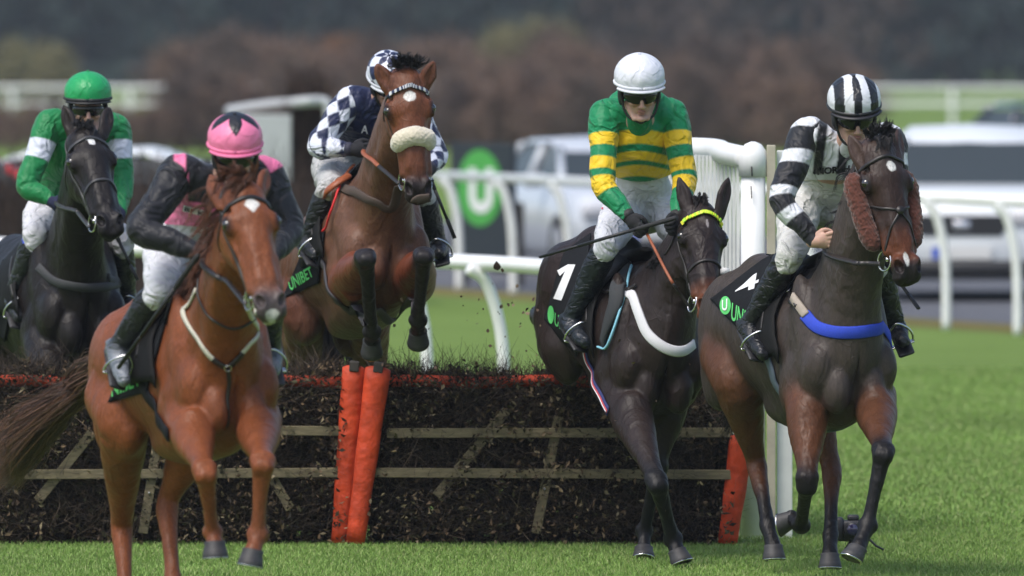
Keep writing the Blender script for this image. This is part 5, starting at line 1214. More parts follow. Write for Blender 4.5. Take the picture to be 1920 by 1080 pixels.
def helmet(root, K, colf, peak=(.012, .012, .014), capr=(.116, .138, .104), bow=None, badge=None):
    """K: head frame (x right in the photo, y face direction, z up). Silk cap with gores, rim, peak"""
    hm = empty('helmet', K(0, 0, .06), root); hm.location = Vector(K(0, 0, .06)) - rootof(root)
    n, m = 144, 52; V, C, f = [], [], []
    for i in range(m + 1):
        el = math.radians(-14 + 104 * i / m)
        for j in range(n):
            az = 2 * math.pi * j / n; rr = 1 + .010 * math.cos(az * 4) * math.cos(el) * math.sin(2 * el) + .006 * math.sin(az * 11 + 2) * math.exp(-((el) / .35) ** 2)
            z = math.sin(el) * capr[2] * rr; c_ = math.cos(max(el, 0) if el > 0 else el * .5) * rr
            V.append(K(math.sin(az) * c_ * capr[0], math.cos(az) * c_ * capr[1] - .005, .075 + z + (.003 * math.cos(az) if el < .3 else .003 * math.cos(az) * max(0, (1.2 - el) / .9)))); C.append(colf(az if az <= math.pi else az - 2 * math.pi, el))
    f = [(i * n + j, i * n + (j + 1) % n, (i + 1) * n + (j + 1) % n, (i + 1) * n + j) for i in range(m) for j in range(n)]
    mesh('cap', V, f, CAPM, hm, col=np.array(C))
    mb = MB(); mb.tube([K(0, -.005, .075 + capr[2] * 1.0), K(0, -.005, .075 + capr[2] * 1.05)], [.010, .006], 10); mb.build('button', mat('cap_button', colf(0, 1.5), rough=.6), hm)
    mb = MB(); P = [K(math.sin(a) * capr[0] * .97, math.cos(a) * capr[1] * .97 - .005, .048 + .004 * math.cos(a)) for a in np.linspace(0, 2 * math.pi, 37)]; mb.tube(P, .010, 8); mb.build('rim', HBLK if bow is None else mat('cap_band', bow, rough=.6), hm)
    V = []; nn = 17
    for t, out, dz in ((0, 0, .0), (0, .024, -.006), (0, .024, -.012), (0, 0, -.008)):
        for a in np.linspace(-1.15, 1.15, nn): V.append(K(math.sin(a) * (capr[0] * .98 + out * .4), math.cos(a) * (capr[1] * .98) + out * math.cos(a) ** .5 - .005, .044 + .003 * math.cos(a) + dz))
    f = [(r_ * nn + i, r_ * nn + i + 1, ((r_ + 1) % 4) * nn + i + 1, ((r_ + 1) % 4) * nn + i) for r_ in range(4) for i in range(nn - 1)]
    mesh('peak', V, f, mat('peak_cloth', peak, rough=.5), hm)
    mb = MB()
    for s in (-1, 1): mb2 = MB(); mb2.tube(spline([K(s * .092, .02, .04), K(s * .082, .035, -.04), K(s * .058, .055, -.10), K(0, .075, -.128)], 5), .0065, 7); mb2.build('chin_strap', HBLK, hm)
    for s in (-1, 1): Z = SDF(.01); Z.ell(K(s * .084, -.008, -.012), (.018, .045, .06), K.R, (.012, .012, .014)); organic('ear_pad', Z, HBLK, hm, .006)
    return hm
def goggles(root, K, clear=False, z=-.004):
    gg = empty('goggles', K(0, .1, 0), root); gg.location = Vector(K(0, .1, 0)) - rootof(root); V, f = [], []; n = 21
    for o in (0, .006):
        for i in range(n):
            a = (i / (n - 1) - .5) * 2.3
            for (zz, rr) in ((-.026, .0), (-.018, .004), (.012, .006), (.020, .003)):
                zc = zz * (1 - .35 * abs(a / 1.15) ** 3) + (.008 * math.exp(-(a / .16) ** 2) if zz < 0 else 0); V.append(K(math.sin(a) * (.080 + rr - o), math.cos(a) * (.104 + rr - o), z + zc))
    for i in range(n - 1):
        for k in range(3): a = i * 4 + k; f.append((a, a + 4, a + 5, a + 1)); b = a + n * 4; f.append((b, b + 1, b + 5, b + 4))
    mesh('lens', V, f, LENS, gg)
    mb = MB(); mb.tube([K(math.sin(a) * .084, math.cos(a) * .108, z + .021) for a in np.linspace(-1.2, 1.2, 15)], .004, 6); mb.build('frame', HBLK, gg)
def face(S, K, c, lip=(.38, .18, .14)):
    def E(p, r, col=c, kk=.015, sub=False): S.ell(K(*p), r, K.R, col, kk, sub)
    def C(a, b, ra, rb, col=c, kk=.010, sub=False): S.cone(K(*a), K(*b), ra, rb, col, kk, sub=sub)
    E((0, -.01, .025), (.074, .092, .098)); E((0, .022, -.045), (.058, .066, .080), kk=.03)
    for s in (-1, 1):
        C((s * .060, .0, -.055), (s * .030, .065, -.108), .018, .014, kk=.02)         # jaw
        E((s * .038, .070, -.032), (.022, .020, .018), kk=.015)                         # cheekbone
        E((s * .031, .084, .003), (.014, .010, .010), sub=True, kk=.010)                # eye hollow
        E((s * .031, .080, .002), (.011, .010, .009), (.5, .45, .42), kk=.002)         # eye
        C((s * .012, .094, .018), (s * .045, .078, .018), .007, .006)                   # brow
        E((s * .076, -.008, -.018), (.007, .016, .028), kk=.006)                        # ear
        E((s * .012, .102, -.044), (.009, .009, .007), kk=.006)                         # nostril wing
    C((0, .092, .008), (0, .112, -.036), .009, .012); E((0, .112, -.041), (.011, .011, .010), kk=.008)
    E((0, .078, -.105), (.026, .022, .018), kk=.015)
    E((0, .090, -.068), (.024, .012, .006), lip, .005); E((0, .088, -.079), (.020, .012, .007), lip, .005); C((-.022, .100, -.0735), (.022, .100, -.0735), .002, .002, (.12, .04, .04), .002, sub=True)
def hand(S, wr, a, c, n, col, k=1.0):
    """wr wrist, a along the forearm, c toward the thumb side, n out of the back of the hand; fingers closed round the rein"""
    a = nrm(a); c = nrm(c - a * np.dot(a, c)); n = nrm(n - a * np.dot(a, n) - c * np.dot(n, c)); P = lambda x, y, z: wr + (a * x + c * y + n * z) * k
    R = np.stack([a, c, n], 1); S.ell(P(.045, 0, 0), np.array((.048, .040, .018)) * k, R, col, .015); S.cone(P(-.02, 0, 0), P(.03, 0, 0), .027 * k, .028 * k, col, .015)
    for y, L in ((.030, .92), (.010, 1.0), (-.010, .95), (-.029, .78)):
        S.chain([P(.078, y, .004), P(.078 + .026 * L, y * 1.02, -.010), P(.078 + .022 * L, y, -.034 * L), P(.078 - .002, y * .95, -.044 * L), P(.060, y * .95, -.034 * L)], np.array([.0115, .0105, .0098, .009, .008]) * k, [col] * 5, k=.004)
    S.chain([P(.022, .032, -.006), P(.048, .046, -.016), P(.070, .040, -.030), P(.084, .022, -.040)], np.array([.015, .0125, .0105, .009]) * k, [col] * 4, k=.006)
root_T = [None, None]
def jockey(label, B, J, col):
    g = lambda key: W(J[key][0], J[key][1], B(J[key][2], J[key][3], 1.6)[1])
    root = tag(empty('person', tuple(g('pelvis'))), label, 'person', 'jockeys riding the racehorses')
    hd = g('head'); fd = nrm(J['face']); up = nrm(np.array(J.get('up', (0, -.35, 1.))) - fd * np.dot(J.get('up', (0, -.35, 1.)), fd)); X = np.cross(fd, up)
    K = Frame(hd, X, fd, up, J.get('hs', 1.06))
    if X[0] < 0: K.R[:, 0] *= -1
    nk, ch, wa, pe = g('neck'), g('chest'), g('waist'), g('pelvis')
    lat = nrm(g('shr') - g('shl')); spd = nrm(nk - pe); dv = nrm(np.cross(lat, spd)); skin = col['skin']
    arms = {}; legs = {}
    for s in 'lr':
        arms[s] = [g('sh' + s), g('el' + s), g('wr' + s)]; legs[s] = [g('hp' + s), g('kn' + s), g('an' + s), g('to' + s)]
    S = SDF(.03); face(S, K, skin)
    S.chain([K(0, -.02, -.06), nk * .5 + K(0, -.02, -.06) * .5, nk], [.055, .054, .062], [skin] * 3, k=.02)
    S.chain([nk, ch, wa, pe], [.085, .13, .115, .13], [skin] * 4, k=.04, n=dv, f=.62)
    for s in 'lr':
        a = arms[s]; S.cone(nk * .4 + a[0] * .6, a[0], .05, .05, skin); S.cone(a[0], a[1], .05, .038, skin); S.cone(a[1], a[2], .038, .026, skin)
        l = legs[s]; S.cone(pe * .5 + l[0] * .5, l[0], .08, .08, skin); S.cone(l[0], l[1], .075, .048, skin); S.cone(l[1], l[2], .045, .026, skin); S.cone(l[2], l[2] * .4 + l[3] * .6 + nrm(l[2] - l[1]) * .02, .024, .018, skin)
    lo = K(-.10, -.12, -.16); P8 = np.array([K(x, y, z) for x in (-.1, .1) for y in (-.11, .13) for z in (-.15, .14)]); lo, hi = P8.min(0), P8.max(0)
    hands = {}
    for s in 'lr':
        if J.get('hand' + s) is None: continue
        hx = arms[s]; fa = nrm(hx[2] - hx[1]); hv = J['hand' + s]; hands[s] = (hx[2] - fa * .0, hv[0] if hv[0] is not None else fa, np.array(hv[1]), np.array(hv[2]))
        if col['glove'] is None:
            hand(S, *hands[s], skin, 1.05); lo = np.minimum(lo, hands[s][0] - .13); hi = np.maximum(hi, hands[s][0] + .13)
    def pf(P, c):
        L = K.inv(P); m = (np.clip((L[:, 1] - .02) / .02, 0, 1) * (np.abs(L[:, 2] + .03) < .02) * .12)[:, None]; return c * (1 - m) + np.array((.40, .13, .10)) * m
    organic('body', S, SKIN, root, .012, (lo, hi), .0033 if col['glove'] else .0042, pf, tau=.004, smooth=1)
    for s in hands:
        if col['glove'] is None: continue
        G = SDF(.008); hand(G, *hands[s], col['glove'], 1.08); G.cone(arms[s][2] - nrm(arms[s][2] - arms[s][1]) * .03, arms[s][2] + nrm(arms[s][2] - arms[s][1]) * .005, .034, .031, col['glove'], .01); organic('glove', G, GLOVE, root, .0042, tau=.005)
    helmet(root, K, col['cap'], col.get('peak', (.012, .012, .014)), bow=col.get('band')); goggles(root, K)
    rn = np.random.default_rng(int(J['head'][0]))
    def folds(amp, sc, ax=None):
        sd_ = int(rn.integers(1e6))
        def f(X):
            q = X if ax is None else X - np.outer(X @ ax, ax) * .55
            v = noise3(q, sc, sd_, 3); return amp * (1 - 2.2 * np.abs(v)) * .7
        return f
    # silks: torso
    S = SDF(.05)
    S.chain([nk * 1.0 + (ch - nk) * .02, nk * .45 + ch * .55, ch, wa, wa * .45 + pe * .55], [.070, .150, .172, .155, .148], [(1, 1, 1)] * 5, k=.05, n=dv, f=.66)
    for s in 'lr': S.ell(arms[s][0] * .78 + nk * .22, (.088, .085, .085), None, (1, 1, 1), .06)
    S.ell(ch - dv * 0 + (nk - ch) * .25, (.12, .12, .12), None, (1, 1, 1), .06)
    if J.get('hump'): hp_ = J['hump']; S.ell(nk + np.array(hp_[0]), hp_[1], None, (1, 1, 1), .06)
    _, sP, sQ = organic('silk_shirt', S, SILK, root, .0058, paint=lambda P, c: col['torso'](P), disp=folds(.009, 11, spd), smooth=1, soft=.003, clip=(lambda P: pxy(P) < J['hem'](pxx(P))) if J.get('hem') else None)
    CO = SDF(.01); CO.chain([nk + spd * .0, nk + (K(0, -.02, -.08) - nk) * .45], [.078, .068], [(1, 1, 1)] * 2, k=.01); organic('collar', CO, SILK, root, .007, paint=lambda P, c: np.tile(np.array(col['collar']), (len(P), 1)))
    for s in 'lr':
        a = arms[s]; S = SDF(.02); fw = nrm(a[2] - a[1])
        ch_ = [nk * .30 + a[0] * .70, a[0], a[0] * .5 + a[1] * .5, a[1], a[1] * .45 + a[2] * .55, a[2] - fw * .015]
        S.chain(ch_, np.array([.070, .082, .074, .066, .054, .036]) * J.get('arm', 1), [(1, 1, 1)] * 6, k=.02)
        organic('sleeve', S, SILK, root, .0048, paint=lambda P, c, ch_=ch_, s=s: col['sleeve'](P, ch_, s), disp=folds(.007, 15, nrm(a[2] - a[0])), smooth=1, soft=.0028)
        if col.get('cuff'): m = MB(); m.tube([a[2] - fw * .03, a[2] + fw * .004], [.039, .036], 14); m.build('cuff', mat('cuff', col['cuff'], rough=.7), root)
    # breeches
    S = SDF(.04); cb = col['breech']
    S.chain([wa * .65 + ch * .35, wa, pe] if J.get('hem') else [wa * .5 + pe * .5, pe], [.132, .145, .15] if J.get('hem') else [.145, .15], [cb] * 3, k=.05, n=dv, f=.70)
    for s in 'lr':
        l = legs[s]; S.chain([pe * .45 + l[0] * .55, l[0], l[0] * .5 + l[1] * .5, l[1], l[1] * .72 + l[2] * .28], [.105, .112, .098, .074, .056], [cb] * 5, k=.035)
    _, bP, bQ = organic('breeches', S, BREECH, root, .0065, paint=col.get('bpaint'), disp=folds(.010, 13), smooth=1)
    for s in 'lr':
        l = legs[s]; S = SDF(.012); t = nrm(l[2] - l[1]); cbo = col['boot'] if not isinstance(col['boot'], list) else col['boot'][0]; cbf = col['boot'][1] if isinstance(col['boot'], list) else cbo
        S.chain([l[1] + t * .055, l[1] * .72 + l[2] * .28, l[1] * .4 + l[2] * .6, l[2] - t * .03, l[2] + t * .012], [.070, .072, .062, .050, .050], [cbo] * 5, k=.012)
        ft = nrm(l[3] - l[2]); hl = l[2] + t * .04 - ft * .05; S.chain([hl, l[2] + t * .02 + ft * .02, l[3] * .5 + (l[2] + t * .03) * .5, l[3]], [.036, .050, .044, .034], [cbf] * 4, k=.02)
        bo = organic('boot', S, BOOT, root, .0055, disp=folds(.005, 24, None), smooth=1)[0]
        m = MB(); m.box(lerp(l[2] + t * .045, l[3], .45) + t * .034, (.042, .125, .009), np.stack([nrm(np.cross(ft, t)), ft, t], 1), .008); m.build('sole', HBLK, bo)
    root_T[0] = bvh(sP, sQ); root_T[1] = bvh(bP, bQ)
    return root, K, arms, legs, hands
def stirrup(hroot, l, B, sgn, T):
    """iron round the foot with its leather up to the saddle"""
    t = nrm(l[2] - l[1]); ft = nrm(l[3] - l[2]); c = lerp(l[2] + t * .045, l[3], .55) + t * .0; m = MB()
    u = -t; v = nrm(np.cross(ft, t)); P = [c + t * .042 + v * .058, c + t * .0 + v * .062, c + u * .045 + v * .045, c + u * .085, c + u * .045 - v * .045, c - v * .062, c + t * .042 - v * .058]
    m.tube(spline(P, 5), .006, 8); st = m.build('stirrup', STEEL, hroot)
    m = MB(); m.box(c + t * .045, (.014, .060, .005), np.stack([ft, v, t], 1), .003); m.build('tread', STEEL, st)
    m = MB(); strap(m, T, [c + u * .085, lerp(c + u * .085, B(.10, sgn * .22, 1.42), .5), B(.10, sgn * .22, 1.42)], .018, .004, .03); m.build('stirrup_leather', LEATHER, hroot)
def whip(a, b, label, r=.0075):
    a, b = np.asarray(a), np.asarray(b); root = tag(empty('whip', tuple(b)), label, 'whip', 'whips carried by the jockeys')
    m = MB(); m.tube([b, lerp(b, a, .02), lerp(b, a, .28), lerp(b, a, .30)], [.010, .0125, .0115, .008], 10); m.build('handle', mat('whip_grip', (.02, .02, .022), rough=.8, bump=(150, .001)), root)
    m = MB(); m.tube([lerp(b, a, .29), lerp(b, a, .72)], [.0095, .0085], 10); m.build('shaft', HBLK, root)
    m = MB(); m.tube([lerp(b, a, .71), lerp(b, a, .74), a], [.008, .0115, .0115], 10, flat=.7); m.build('padded_flap', HBLK, root)
Wh = np.array((.62, .64, .68)); Bk = np.array((.012, .013, .017))
def band(v, edges, c0, c1):
    k = np.zeros(len(v), int)
    for e in edges: k += v > e
    return np.where((k % 2 == 0)[:, None], np.array(c0), np.array(c1))
# ------------------------------------------------------------------ rider in green and gold hoops
LETTERK = mat('lettering_black', (.012, .012, .014), rough=.7)
def rider1():
    h, T, B, H = HS['1']; G, Yl = np.array((.004, .20, .075)), np.array((.76, .50, .015))
    J = dict(head=(1199, 172, .50, 0), face=(.10, -1, -.30), up=(0, -.3, 1), neck=(1197, 232, .36, 0), chest=(1196, 285, .22, 0), waist=(1205, 345, .02, 0), pelvis=(1212, 395, -.15, 0),
             shl=(1133, 215, .32, -.2), shr=(1260, 213, .32, .2), ell=(1131, 345, .45, -.3), elr=(1284, 335, .45, .25), wrl=(1180, 408, .62, -.1), wrr=(1268, 410, .62, .05),
             handl=(None, (.3, -.4, .9), (-.6, -.7, .4)), handr=(np.array((-.1, -1, -.5)), (-.2, -.2, 1), (.7, -.7, .3)),
             hpl=(1168, 398, -.05, -.12), hpr=(1250, 398, -.05, .1), knl=(1140, 456, .30, -.27), knr=(1300, 470, .30, .26), anl=(1070, 598, .04, -.36), anr=(1322, 605, .1, .36), tol=(1097, 642, .20, -.40), tor=(1330, 640, .28, .38), hs=1.13, hump=((.0, .10, .10), (.155, .12, .10)), hem=lambda x: 341 - ((x - 1200) / 60.) ** 2 * 14)
    def torso(P):
        y = pxy(P) + 7 * np.cos((pxx(P) - 1196) / 30.) - 5; c = band(y, (244, 271, 285, 302, 311, 332), G, Yl); return c
    def sleeve(P, ch, s): _, _, A = along(P, ch); y = pxy(A * .75 + P * .25); return band(y, (254, 277, 298, 321, 334, 362) if s == 'l' else (250, 276, 298, 324, 336, 361), G, Yl)
    col = dict(skin=(.50, .31, .24), glove=(.012, .012, .014), cap=lambda az, el: (.64, .66, .72), peak=(.55, .57, .62), band=(.60, .62, .68), torso=torso, sleeve=sleeve, collar=G, cuff=(.02, .02, .02), breech=(.58, .59, .64), boot=(.014, .018, .024))
    r = jockey('rider in green and gold hooped silks with a white cap', B, J, col)
    RP = mat('red_patch', (.5, .02, .06), rough=.7); px_quads('sponsor_patch', [[(1105, 372), (1122, 368), (1132, 392), (1112, 402)]], root_T[1], RP, r[0], .004, 59)
    px_text('lettering', 'JCP', [(1108, 378), (1122, 372), (1129, 390), (1115, 397)], root_T[1], LETTERW, r[0], .007, 59)
    whip(W(1012, 482, 58.8), W(1268, 408, 58.45), 'long black whip held by the rider in green and gold hoops'); stirrup(h, r[3]['l'], B, -1, T); stirrup(h, r[3]['r'], B, 1, T)
    return r
def rider4():
    h, T, B, H = HS['4']
    J = dict(head=(1602, 216, .46, 0), face=(.12, -1, -.38), up=(-.03, -.3, 1), neck=(1588, 272, .34, 0), chest=(1572, 305, .20, 0), waist=(1556, 345, .02, 0), pelvis=(1538, 388, -.16, 0),
             shl=(1512, 250, .30, -.2), shr=(1668, 262, .30, .2), ell=(1465, 375, .42, -.33), elr=(1685, 380, .40, .28), wrl=(1528, 453, .58, -.12), wrr=(1640, 465, .58, .1),
             handl=(np.array((.9, -.5, .12)), (.0, -.3, 1), (-.3, -1, .1)), handr=(None, (0, 0, 1), (.7, -.7, .3)),
             hpl=(1500, 392, -.06, -.13), hpr=(1578, 395, -.06, .12), knl=(1482, 478, .26, -.27), knr=(1640, 480, .3, .27), anl=(1405, 608, .0, -.36), anr=(1680, 610, .1, .36), tol=(1430, 664, .18, -.40), tor=(1692, 640, .24, .40), hs=1.15, hem=lambda x: 338 + 0 * x)
    def torso(P):
        x = pxx(P) - (pxy(P) - 270) * -.12; c = band(x, (1530, 1548, 1574, 1592, 1620, 1637, 1660, 1678), Wh * 1.06, Bk); y = pxy(P); m = (y > 327) & (y < 350) & (x > 1520); c[m] = Wh * .9; return c
    def sleeve(P, ch, s):
        _, _, A = along(P, ch); y = pxy(A * .7 + P * .3) + (.25 * (pxx(A * .5 + P * .5) - 1480) if s == 'l' else 0); return band(y, (226, 238, 254, 290, 312, 350, 366, 392, 412), Wh * 1.06, Bk)
    def cap(az, el):
        x = math.sin(az) * math.cos(el * .9) * (1 if abs(az) < 1.57 else 1); k = int((x + 1.155) / .33); return tuple(Bk) if k % 2 == 1 else tuple(Wh * 1.02)
    def bp(P, c): y = pxy(P); x = pxx(P); m = noise3(P, 9, 5) > .45; c[m] = c[m] * np.array((.88, .84, .76)); return c
    col = dict(skin=(.50, .31, .24), glove=None, cap=cap, peak=(.012, .012, .016), torso=torso, sleeve=sleeve, collar=Wh * .9, breech=(.56, .56, .54), bpaint=bp, boot=(.012, .013, .016))
    r = jockey('rider in black and white striped silks and striped cap, bare handed', B, J, col)
    stirrup(h, r[3]['l'], B, -1, T); stirrup(h, r[3]['r'], B, 1, T)
    px_text('lettering', 'NORTH S', [(1533, 314), (1606, 307), (1606, 319), (1534, 327)], root_T[0], LETTERK, r[0], .007, 57.5, .05)
    whip(W(1722, 578, 56.45), W(1655, 485, 56.85), 'short black whip hanging beside the neck of the horse numbered 4')
    return r
def rider2():
    h, T, B, H = HS['2']; Pk = np.array((.72, .16, .32)); Dk = np.array((.008, .009, .013))
    J = dict(head=(441, 290, .48, 0), face=(.06, -1, -.32), up=(0, -.3, 1), neck=(425, 335, .34, 0), chest=(400, 372, .20, 0), waist=(372, 415, .02, 0), pelvis=(345, 455, -.14, 0),
             shl=(335, 325, .28, -.2), shr=(500, 330, .30, .2), ell=(268, 430, .42, -.33), elr=(543, 430, .40, .28), wrl=(372, 472, .60, -.1), wrr=(515, 478, .60, .12),
             handl=(None, (0, -.3, 1), (-.5, -.8, .3)), handr=(None, (0, 0, 1), (.7, -.7, .3)),
             hpl=(318, 462, -.06, -.14), hpr=(420, 470, -.06, .13), knl=(298, 545, .26, -.27), knr=(500, 545, .3, .27), anl=(222, 650, .0, -.37), anr=(508, 655, .1, .37), tol=(232, 712, .16, -.42), tor=(514, 692, .22, .40), hs=1.07, arm=1.08, hem=lambda x: 424 + (x - 350) * .06)
    def torso(P):
        x, y = pxx(P), pxy(P); c = np.tile(Dk, (len(P), 1)); m = ((y > 375 + (x - 330) * .12) & (x > 300)) | ((x > 335) & (x < 352) & (y > 310)); c[m] = Pk; return c
    def sleeve(P, ch, s):
        S_, L, A = along(P, ch); c = np.tile(Dk, (len(P), 1)); x, y = pxx(P), pxy(P); m = (S_ < .075) & (x > 326) & (x < 348) if s == 'l' else (S_ > .03) & (S_ < .075); c[m] = Pk; return c
    def cap(az, el):
        # black star points over pink
        a = (az * 5 / (2 * math.pi) + .5) % 1; lim = .28 + .52 * abs(a - .5) * 2; e = el / 1.5; return tuple(Dk) if e > lim else (.78, .20, .36)
    col = dict(skin=(.50, .31, .24), glove=(.012, .012, .014), cap=cap, peak=(.70, .16, .32), band=(.76, .18, .34), torso=torso, sleeve=sleeve, collar=Dk, breech=(.60, .61, .65), boot=[(.012, .013, .016), (.16, .18, .21)])
    r = jockey('rider in black and pink silks with a pink cap crossed by a black star', B, J, col)
    stirrup(h, r[3]['l'], B, -1, T); stirrup(h, r[3]['r'], B, 1, T)
    px_quads('name_strip', [[(346, 384), (396, 396), (394, 407), (344, 395)]], root_T[0], LETTERW, r[0], .005, 52); px_text('lettering', 'BF KE', [(349, 386), (393, 397), (392, 405), (348, 394)], root_T[0], LETTERK, r[0], .009, 52)
    whip(W(222, 690, 51.2), W(372, 478, 50.75), 'black whip held down beside the leg of the pink capped rider', .01)
    return r
def rider3():
    h, T, B, H = HS['3']; Nv = np.array((.012, .018, .06)); Wt = np.array((.62, .65, .74))
    J = dict(head=(729, 156, .36, 0), face=(.25, -1, -.70), up=(0, -.6, 1), neck=(705, 195, .22, 0), chest=(685, 225, .12, 0), waist=(660, 262, -.06, 0), pelvis=(640, 300, -.2, 0),
             shl=(655, 190, .20, -.2), shr=(778, 215, .20, .2), ell=(598, 275, .28, -.32), elr=(818, 290, .28, .28), wrl=(660, 280, .42, -.12), wrr=(805, 318, .45, .12),
             handl=(None, (0, -.2, 1), (-.3, -1, .1)), handr=(None, (0, 0, 1), (.7, -.7, .3)),
             hpl=(622, 310, -.10, -.13), hpr=(700, 315, -.10, .12), knl=(620, 348, .32, -.27), knr=(790, 360, .2, .27), anl=(578, 450, .17, -.36), anr=(822, 455, .05, .36), tol=(592, 476, .30, -.40), tor=(824, 475, .2, .40), hs=1.0, hem=lambda x: 292 + 0 * x)
    def dia(P, ch):
        S_, L, A = along(P, ch); Q = P - A; C = spline(ch, 8); ax = nrm(C[-1] - C[0]); u = nrm(np.cross(ax, (0, -1, .1))); v = np.cross(ax, u); an = np.arctan2(Q @ v, Q @ u)
        a = S_ / .105; b = an / (2 * math.pi) * 6; return ((np.floor(a + b) + np.floor(a - b)) % 2 == 0)
    def torso(P):
        c = np.tile(Nv, (len(P), 1)); return c
    def sleeve(P, ch, s): m = dia(P, ch); return np.where(m[:, None], Wt, Nv)
    def cap(az, el):
        a = az * 12 / (2 * math.pi); b = el / .42; return tuple(Wt) if (math.floor(a / 2 + b * .5 + .001) + math.floor(a / 2 - b * .5)) % 2 == 0 else tuple(Nv)
    col = dict(skin=(.42, .24, .19), glove=(.012, .012, .016), cap=cap, peak=(.55, .57, .62), band=(.5, .52, .58), torso=torso, sleeve=sleeve, collar=Nv, cuff=(.02, .02, .04), breech=(.45, .45, .45), boot=(.014, .015, .018))
    r = jockey('rider in navy silks with white diamond checked sleeves and checked cap', B, J, col)
    stirrup(h, r[3]['l'], B, -1, T); stirrup(h, r[3]['r'], B, 1, T)
    px_text('lettering', 'A', [(678, 233), (691, 235), (690, 250), (677, 248)], root_T[0], LETTERW, r[0], .006, 61)
    whip(W(853, 447, 60.9), W(800, 318, 60.9), 'black whip pointing down beyond the bay jumping horse')
    return r
def rider5():
    h, T, B, H = HS['5']; G = np.array((.008, .185, .055)); Wt = np.array((.60, .64, .74))
    J = dict(head=(165, 202, 0.70, 0), face=(.06, -1, -.12), up=(0, -.1, 1), neck=(150, 250, 0.48, 0), chest=(138, 290, 0.36, 0), waist=(122, 345, 0.18, 0), pelvis=(105, 395, 0.02, 0),
             shl=(92, 232, 0.44, -.2), shr=(216, 240, 0.44, .2), ell=(52, 348, 0.54, -.33), elr=(230, 340, 0.54, .28), wrl=(98, 378, 0.70, -.12), wrr=(225, 398, 0.70, .12),
             handl=(None, (0, -.2, 1), (-.3, -1, .1)), handr=(None, (0, 0, 1), (.7, -.7, .3)),
             hpl=(82, 400, 0.10, -.13), hpr=(160, 405, 0.12, .12), knl=(68, 440, 0.40, -.27), knr=(225, 450, 0.43, .27), anl=(26, 556, 0.18, -.36), anr=(240, 560, 0.23, .36), tol=(36, 594, 0.30, -.40), tor=(243, 582, 0.38, .40), hs=1.12)
    def torso(P): return np.tile(G, (len(P), 1))
    def sleeve(P, ch, s): _, _, A = along(P, ch); y = pxy(A * .8 + P * .2); return band(y, (266, 300), G, Wt)
    col = dict(skin=(.50, .31, .24), glove=(.012, .016, .05), cap=lambda az, el: (.012, .30, .09), torso=torso, sleeve=sleeve, collar=G, breech=(.58, .58, .62), boot=(.016, .018, .022), band=(.015, .016, .018))
    r = jockey('rider in green silks with a white band on each sleeve and a green cap', B, J, col)
    stirrup(h, r[3]['l'], B, -1, T); stirrup(h, r[3]['r'], B, 1, T)
    whip(W(258, 525, 62.3), W(210, 425, 62.4), 'dark whip angled down beside the near black horse')
    m = MB(); a = r[3]['l']; t = nrm(a[2] - a[1]); m.tube([a[1] + t * .045, a[1] + t * .065], .068, 16); m.build('boot_band', mat('blue_band', (.02, .07, .55), rough=.6), r[0])
    return r
for fn in (rider1, rider4, rider2, rider3, rider5): fn()
# ================================================================== SMALL THINGS
# bits of brush kicked into the air
LEAF = []
lm = [mat('flying_leaf', (.075, .045, .028), rough=.8, noise=(60, .4)), mat('flying_leaf_pale', (.20, .15, .09), rough=.8, noise=(60, .4))]
for k in range(3):
    v = []; n = 7
    for i in range(n):
        t = i / (n - 1); wd = math.sin(math.pi * min(t * 1.05 + .02, 1)) * .42 * (1 + .15 * math.sin(9 * t + k))
        v += [(t - .5, -wd, .12 * math.sin(3 * t + k) + .1 * wd), (t - .5, 0, .12 * math.sin(3 * t + k) - .04), (t - .5, wd, .12 * math.sin(3 * t + k) + .18 * wd)]
    f = [(i * 3 + j, i * 3 + j + 1, i * 3 + 4 + j, i * 3 + 3 + j) for i in range(n - 1) for j in range(2)]
    o = mesh('leaf', v, f, lm[k % 2]); LEAF.append(o)
spots = [(932, 498), (968, 448)] + [(rng.uniform(835, 1040), rng.uniform(560, 705)) for _ in range(46)] + [(rng.uniform(835, 1010), rng.uniform(470, 600)) for _ in range(9)] + [(rng.uniform(1150, 1330), rng.uniform(560, 1000)) for _ in range(12)] + [(rng.uniform(660, 830), rng.uniform(560, 690)) for _ in range(8)]
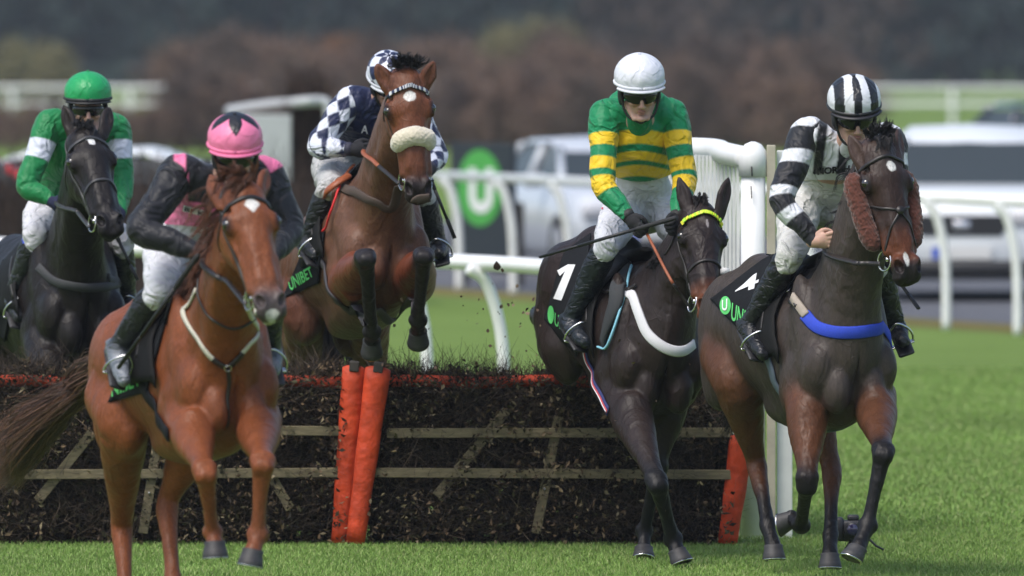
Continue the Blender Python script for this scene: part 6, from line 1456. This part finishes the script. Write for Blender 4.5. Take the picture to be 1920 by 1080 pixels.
for i, (px, py) in enumerate(spots):
    o = LEAF[i] if i < 3 else LEAF[i % 3].copy()
    if i >= 3: COL.objects.link(o)
    d = rng.uniform(59.6, 61.6) if px < 1100 else rng.uniform(58, 58.4); o.location = Vector(W(px, py, d)); s = (.055 if i == 0 else .016 * rng.uniform(.5, 1.8)); o.scale = (s, s, s)
    o.rotation_euler = tuple(rng.uniform(0, 6.28, 3)); tag(o, 'small dry leaf of brush kicked into the air near the jumping horses', 'leaf', 'leaves flying through the air')
# remote camera on the turf
q = W(1596, 1010, 59.6); q[2] = 0; root = tag(empty('ground_camera', tuple(q)), 'small black remote camera standing on the turf behind the rightmost horse', 'camera')
CB = mat('camera_black', (.014, .014, .017), rough=.45); m = MB(); m.box(q + (0, 0, .13), (.075, .04, .055), None, .012); m.box(q + (.01, 0, .195), (.03, .03, .018), None, .008); m.box(q + (-.062, 0, .14), (.022, .05, .06), None, .01); m.build('body', CB, root)
m = MB(); m.tube([q + (.005, -.03, .135), q + (.005, -.10, .14), q + (.005, -.11, .14)], [.042, .040, .037], 18); le = m.build('lens', CB, root)
m = MB(); m.tube([q + (.005, -.111, .14), q + (.005, -.113, .14)], [.030, .028], 18); m.build('glass', mat('lens_glass', (.02, .015, .06), rough=.05, spec=1), le)
m = MB(); m.tube([q + (.05, 0, .13), q + (.13, .01, .05), q + (.17, 0, .03)], .006, 6); m.build('antenna', CB, root)
for a in (0, 2.1, 4.2): m = MB(); m.tube([q + (0, 0, .08), q + (.09 * math.cos(a), .09 * math.sin(a), 0)], .007, 6); m.build('leg', CB, root)
# ------------------------------------------------------------------ air: thin haze that fades the far wood
hz = MB(); hz.box((0, 425, 14), (705, 480, 15)); hm = bpy.data.materials.new('haze_air'); hm.use_nodes = True; N = hm.node_tree
for nd in list(N.nodes):
    if nd.type == 'BSDF_PRINCIPLED': N.nodes.remove(nd)
pv = N.nodes.new('ShaderNodeVolumePrincipled'); pv.inputs['Color'].default_value = (.80, .88, 1, 1); pv.inputs['Density'].default_value = .00018; pv.inputs['Anisotropy'].default_value = 0
N.links.new(pv.outputs[0], [n for n in N.nodes if n.type == 'OUTPUT_MATERIAL'][0].inputs['Volume'])
ho = hz.build('haze', hm, None, smooth=False); ho['kind'] = 'stuff'; ho['label'] = 'thin haze in the air over the racecourse'
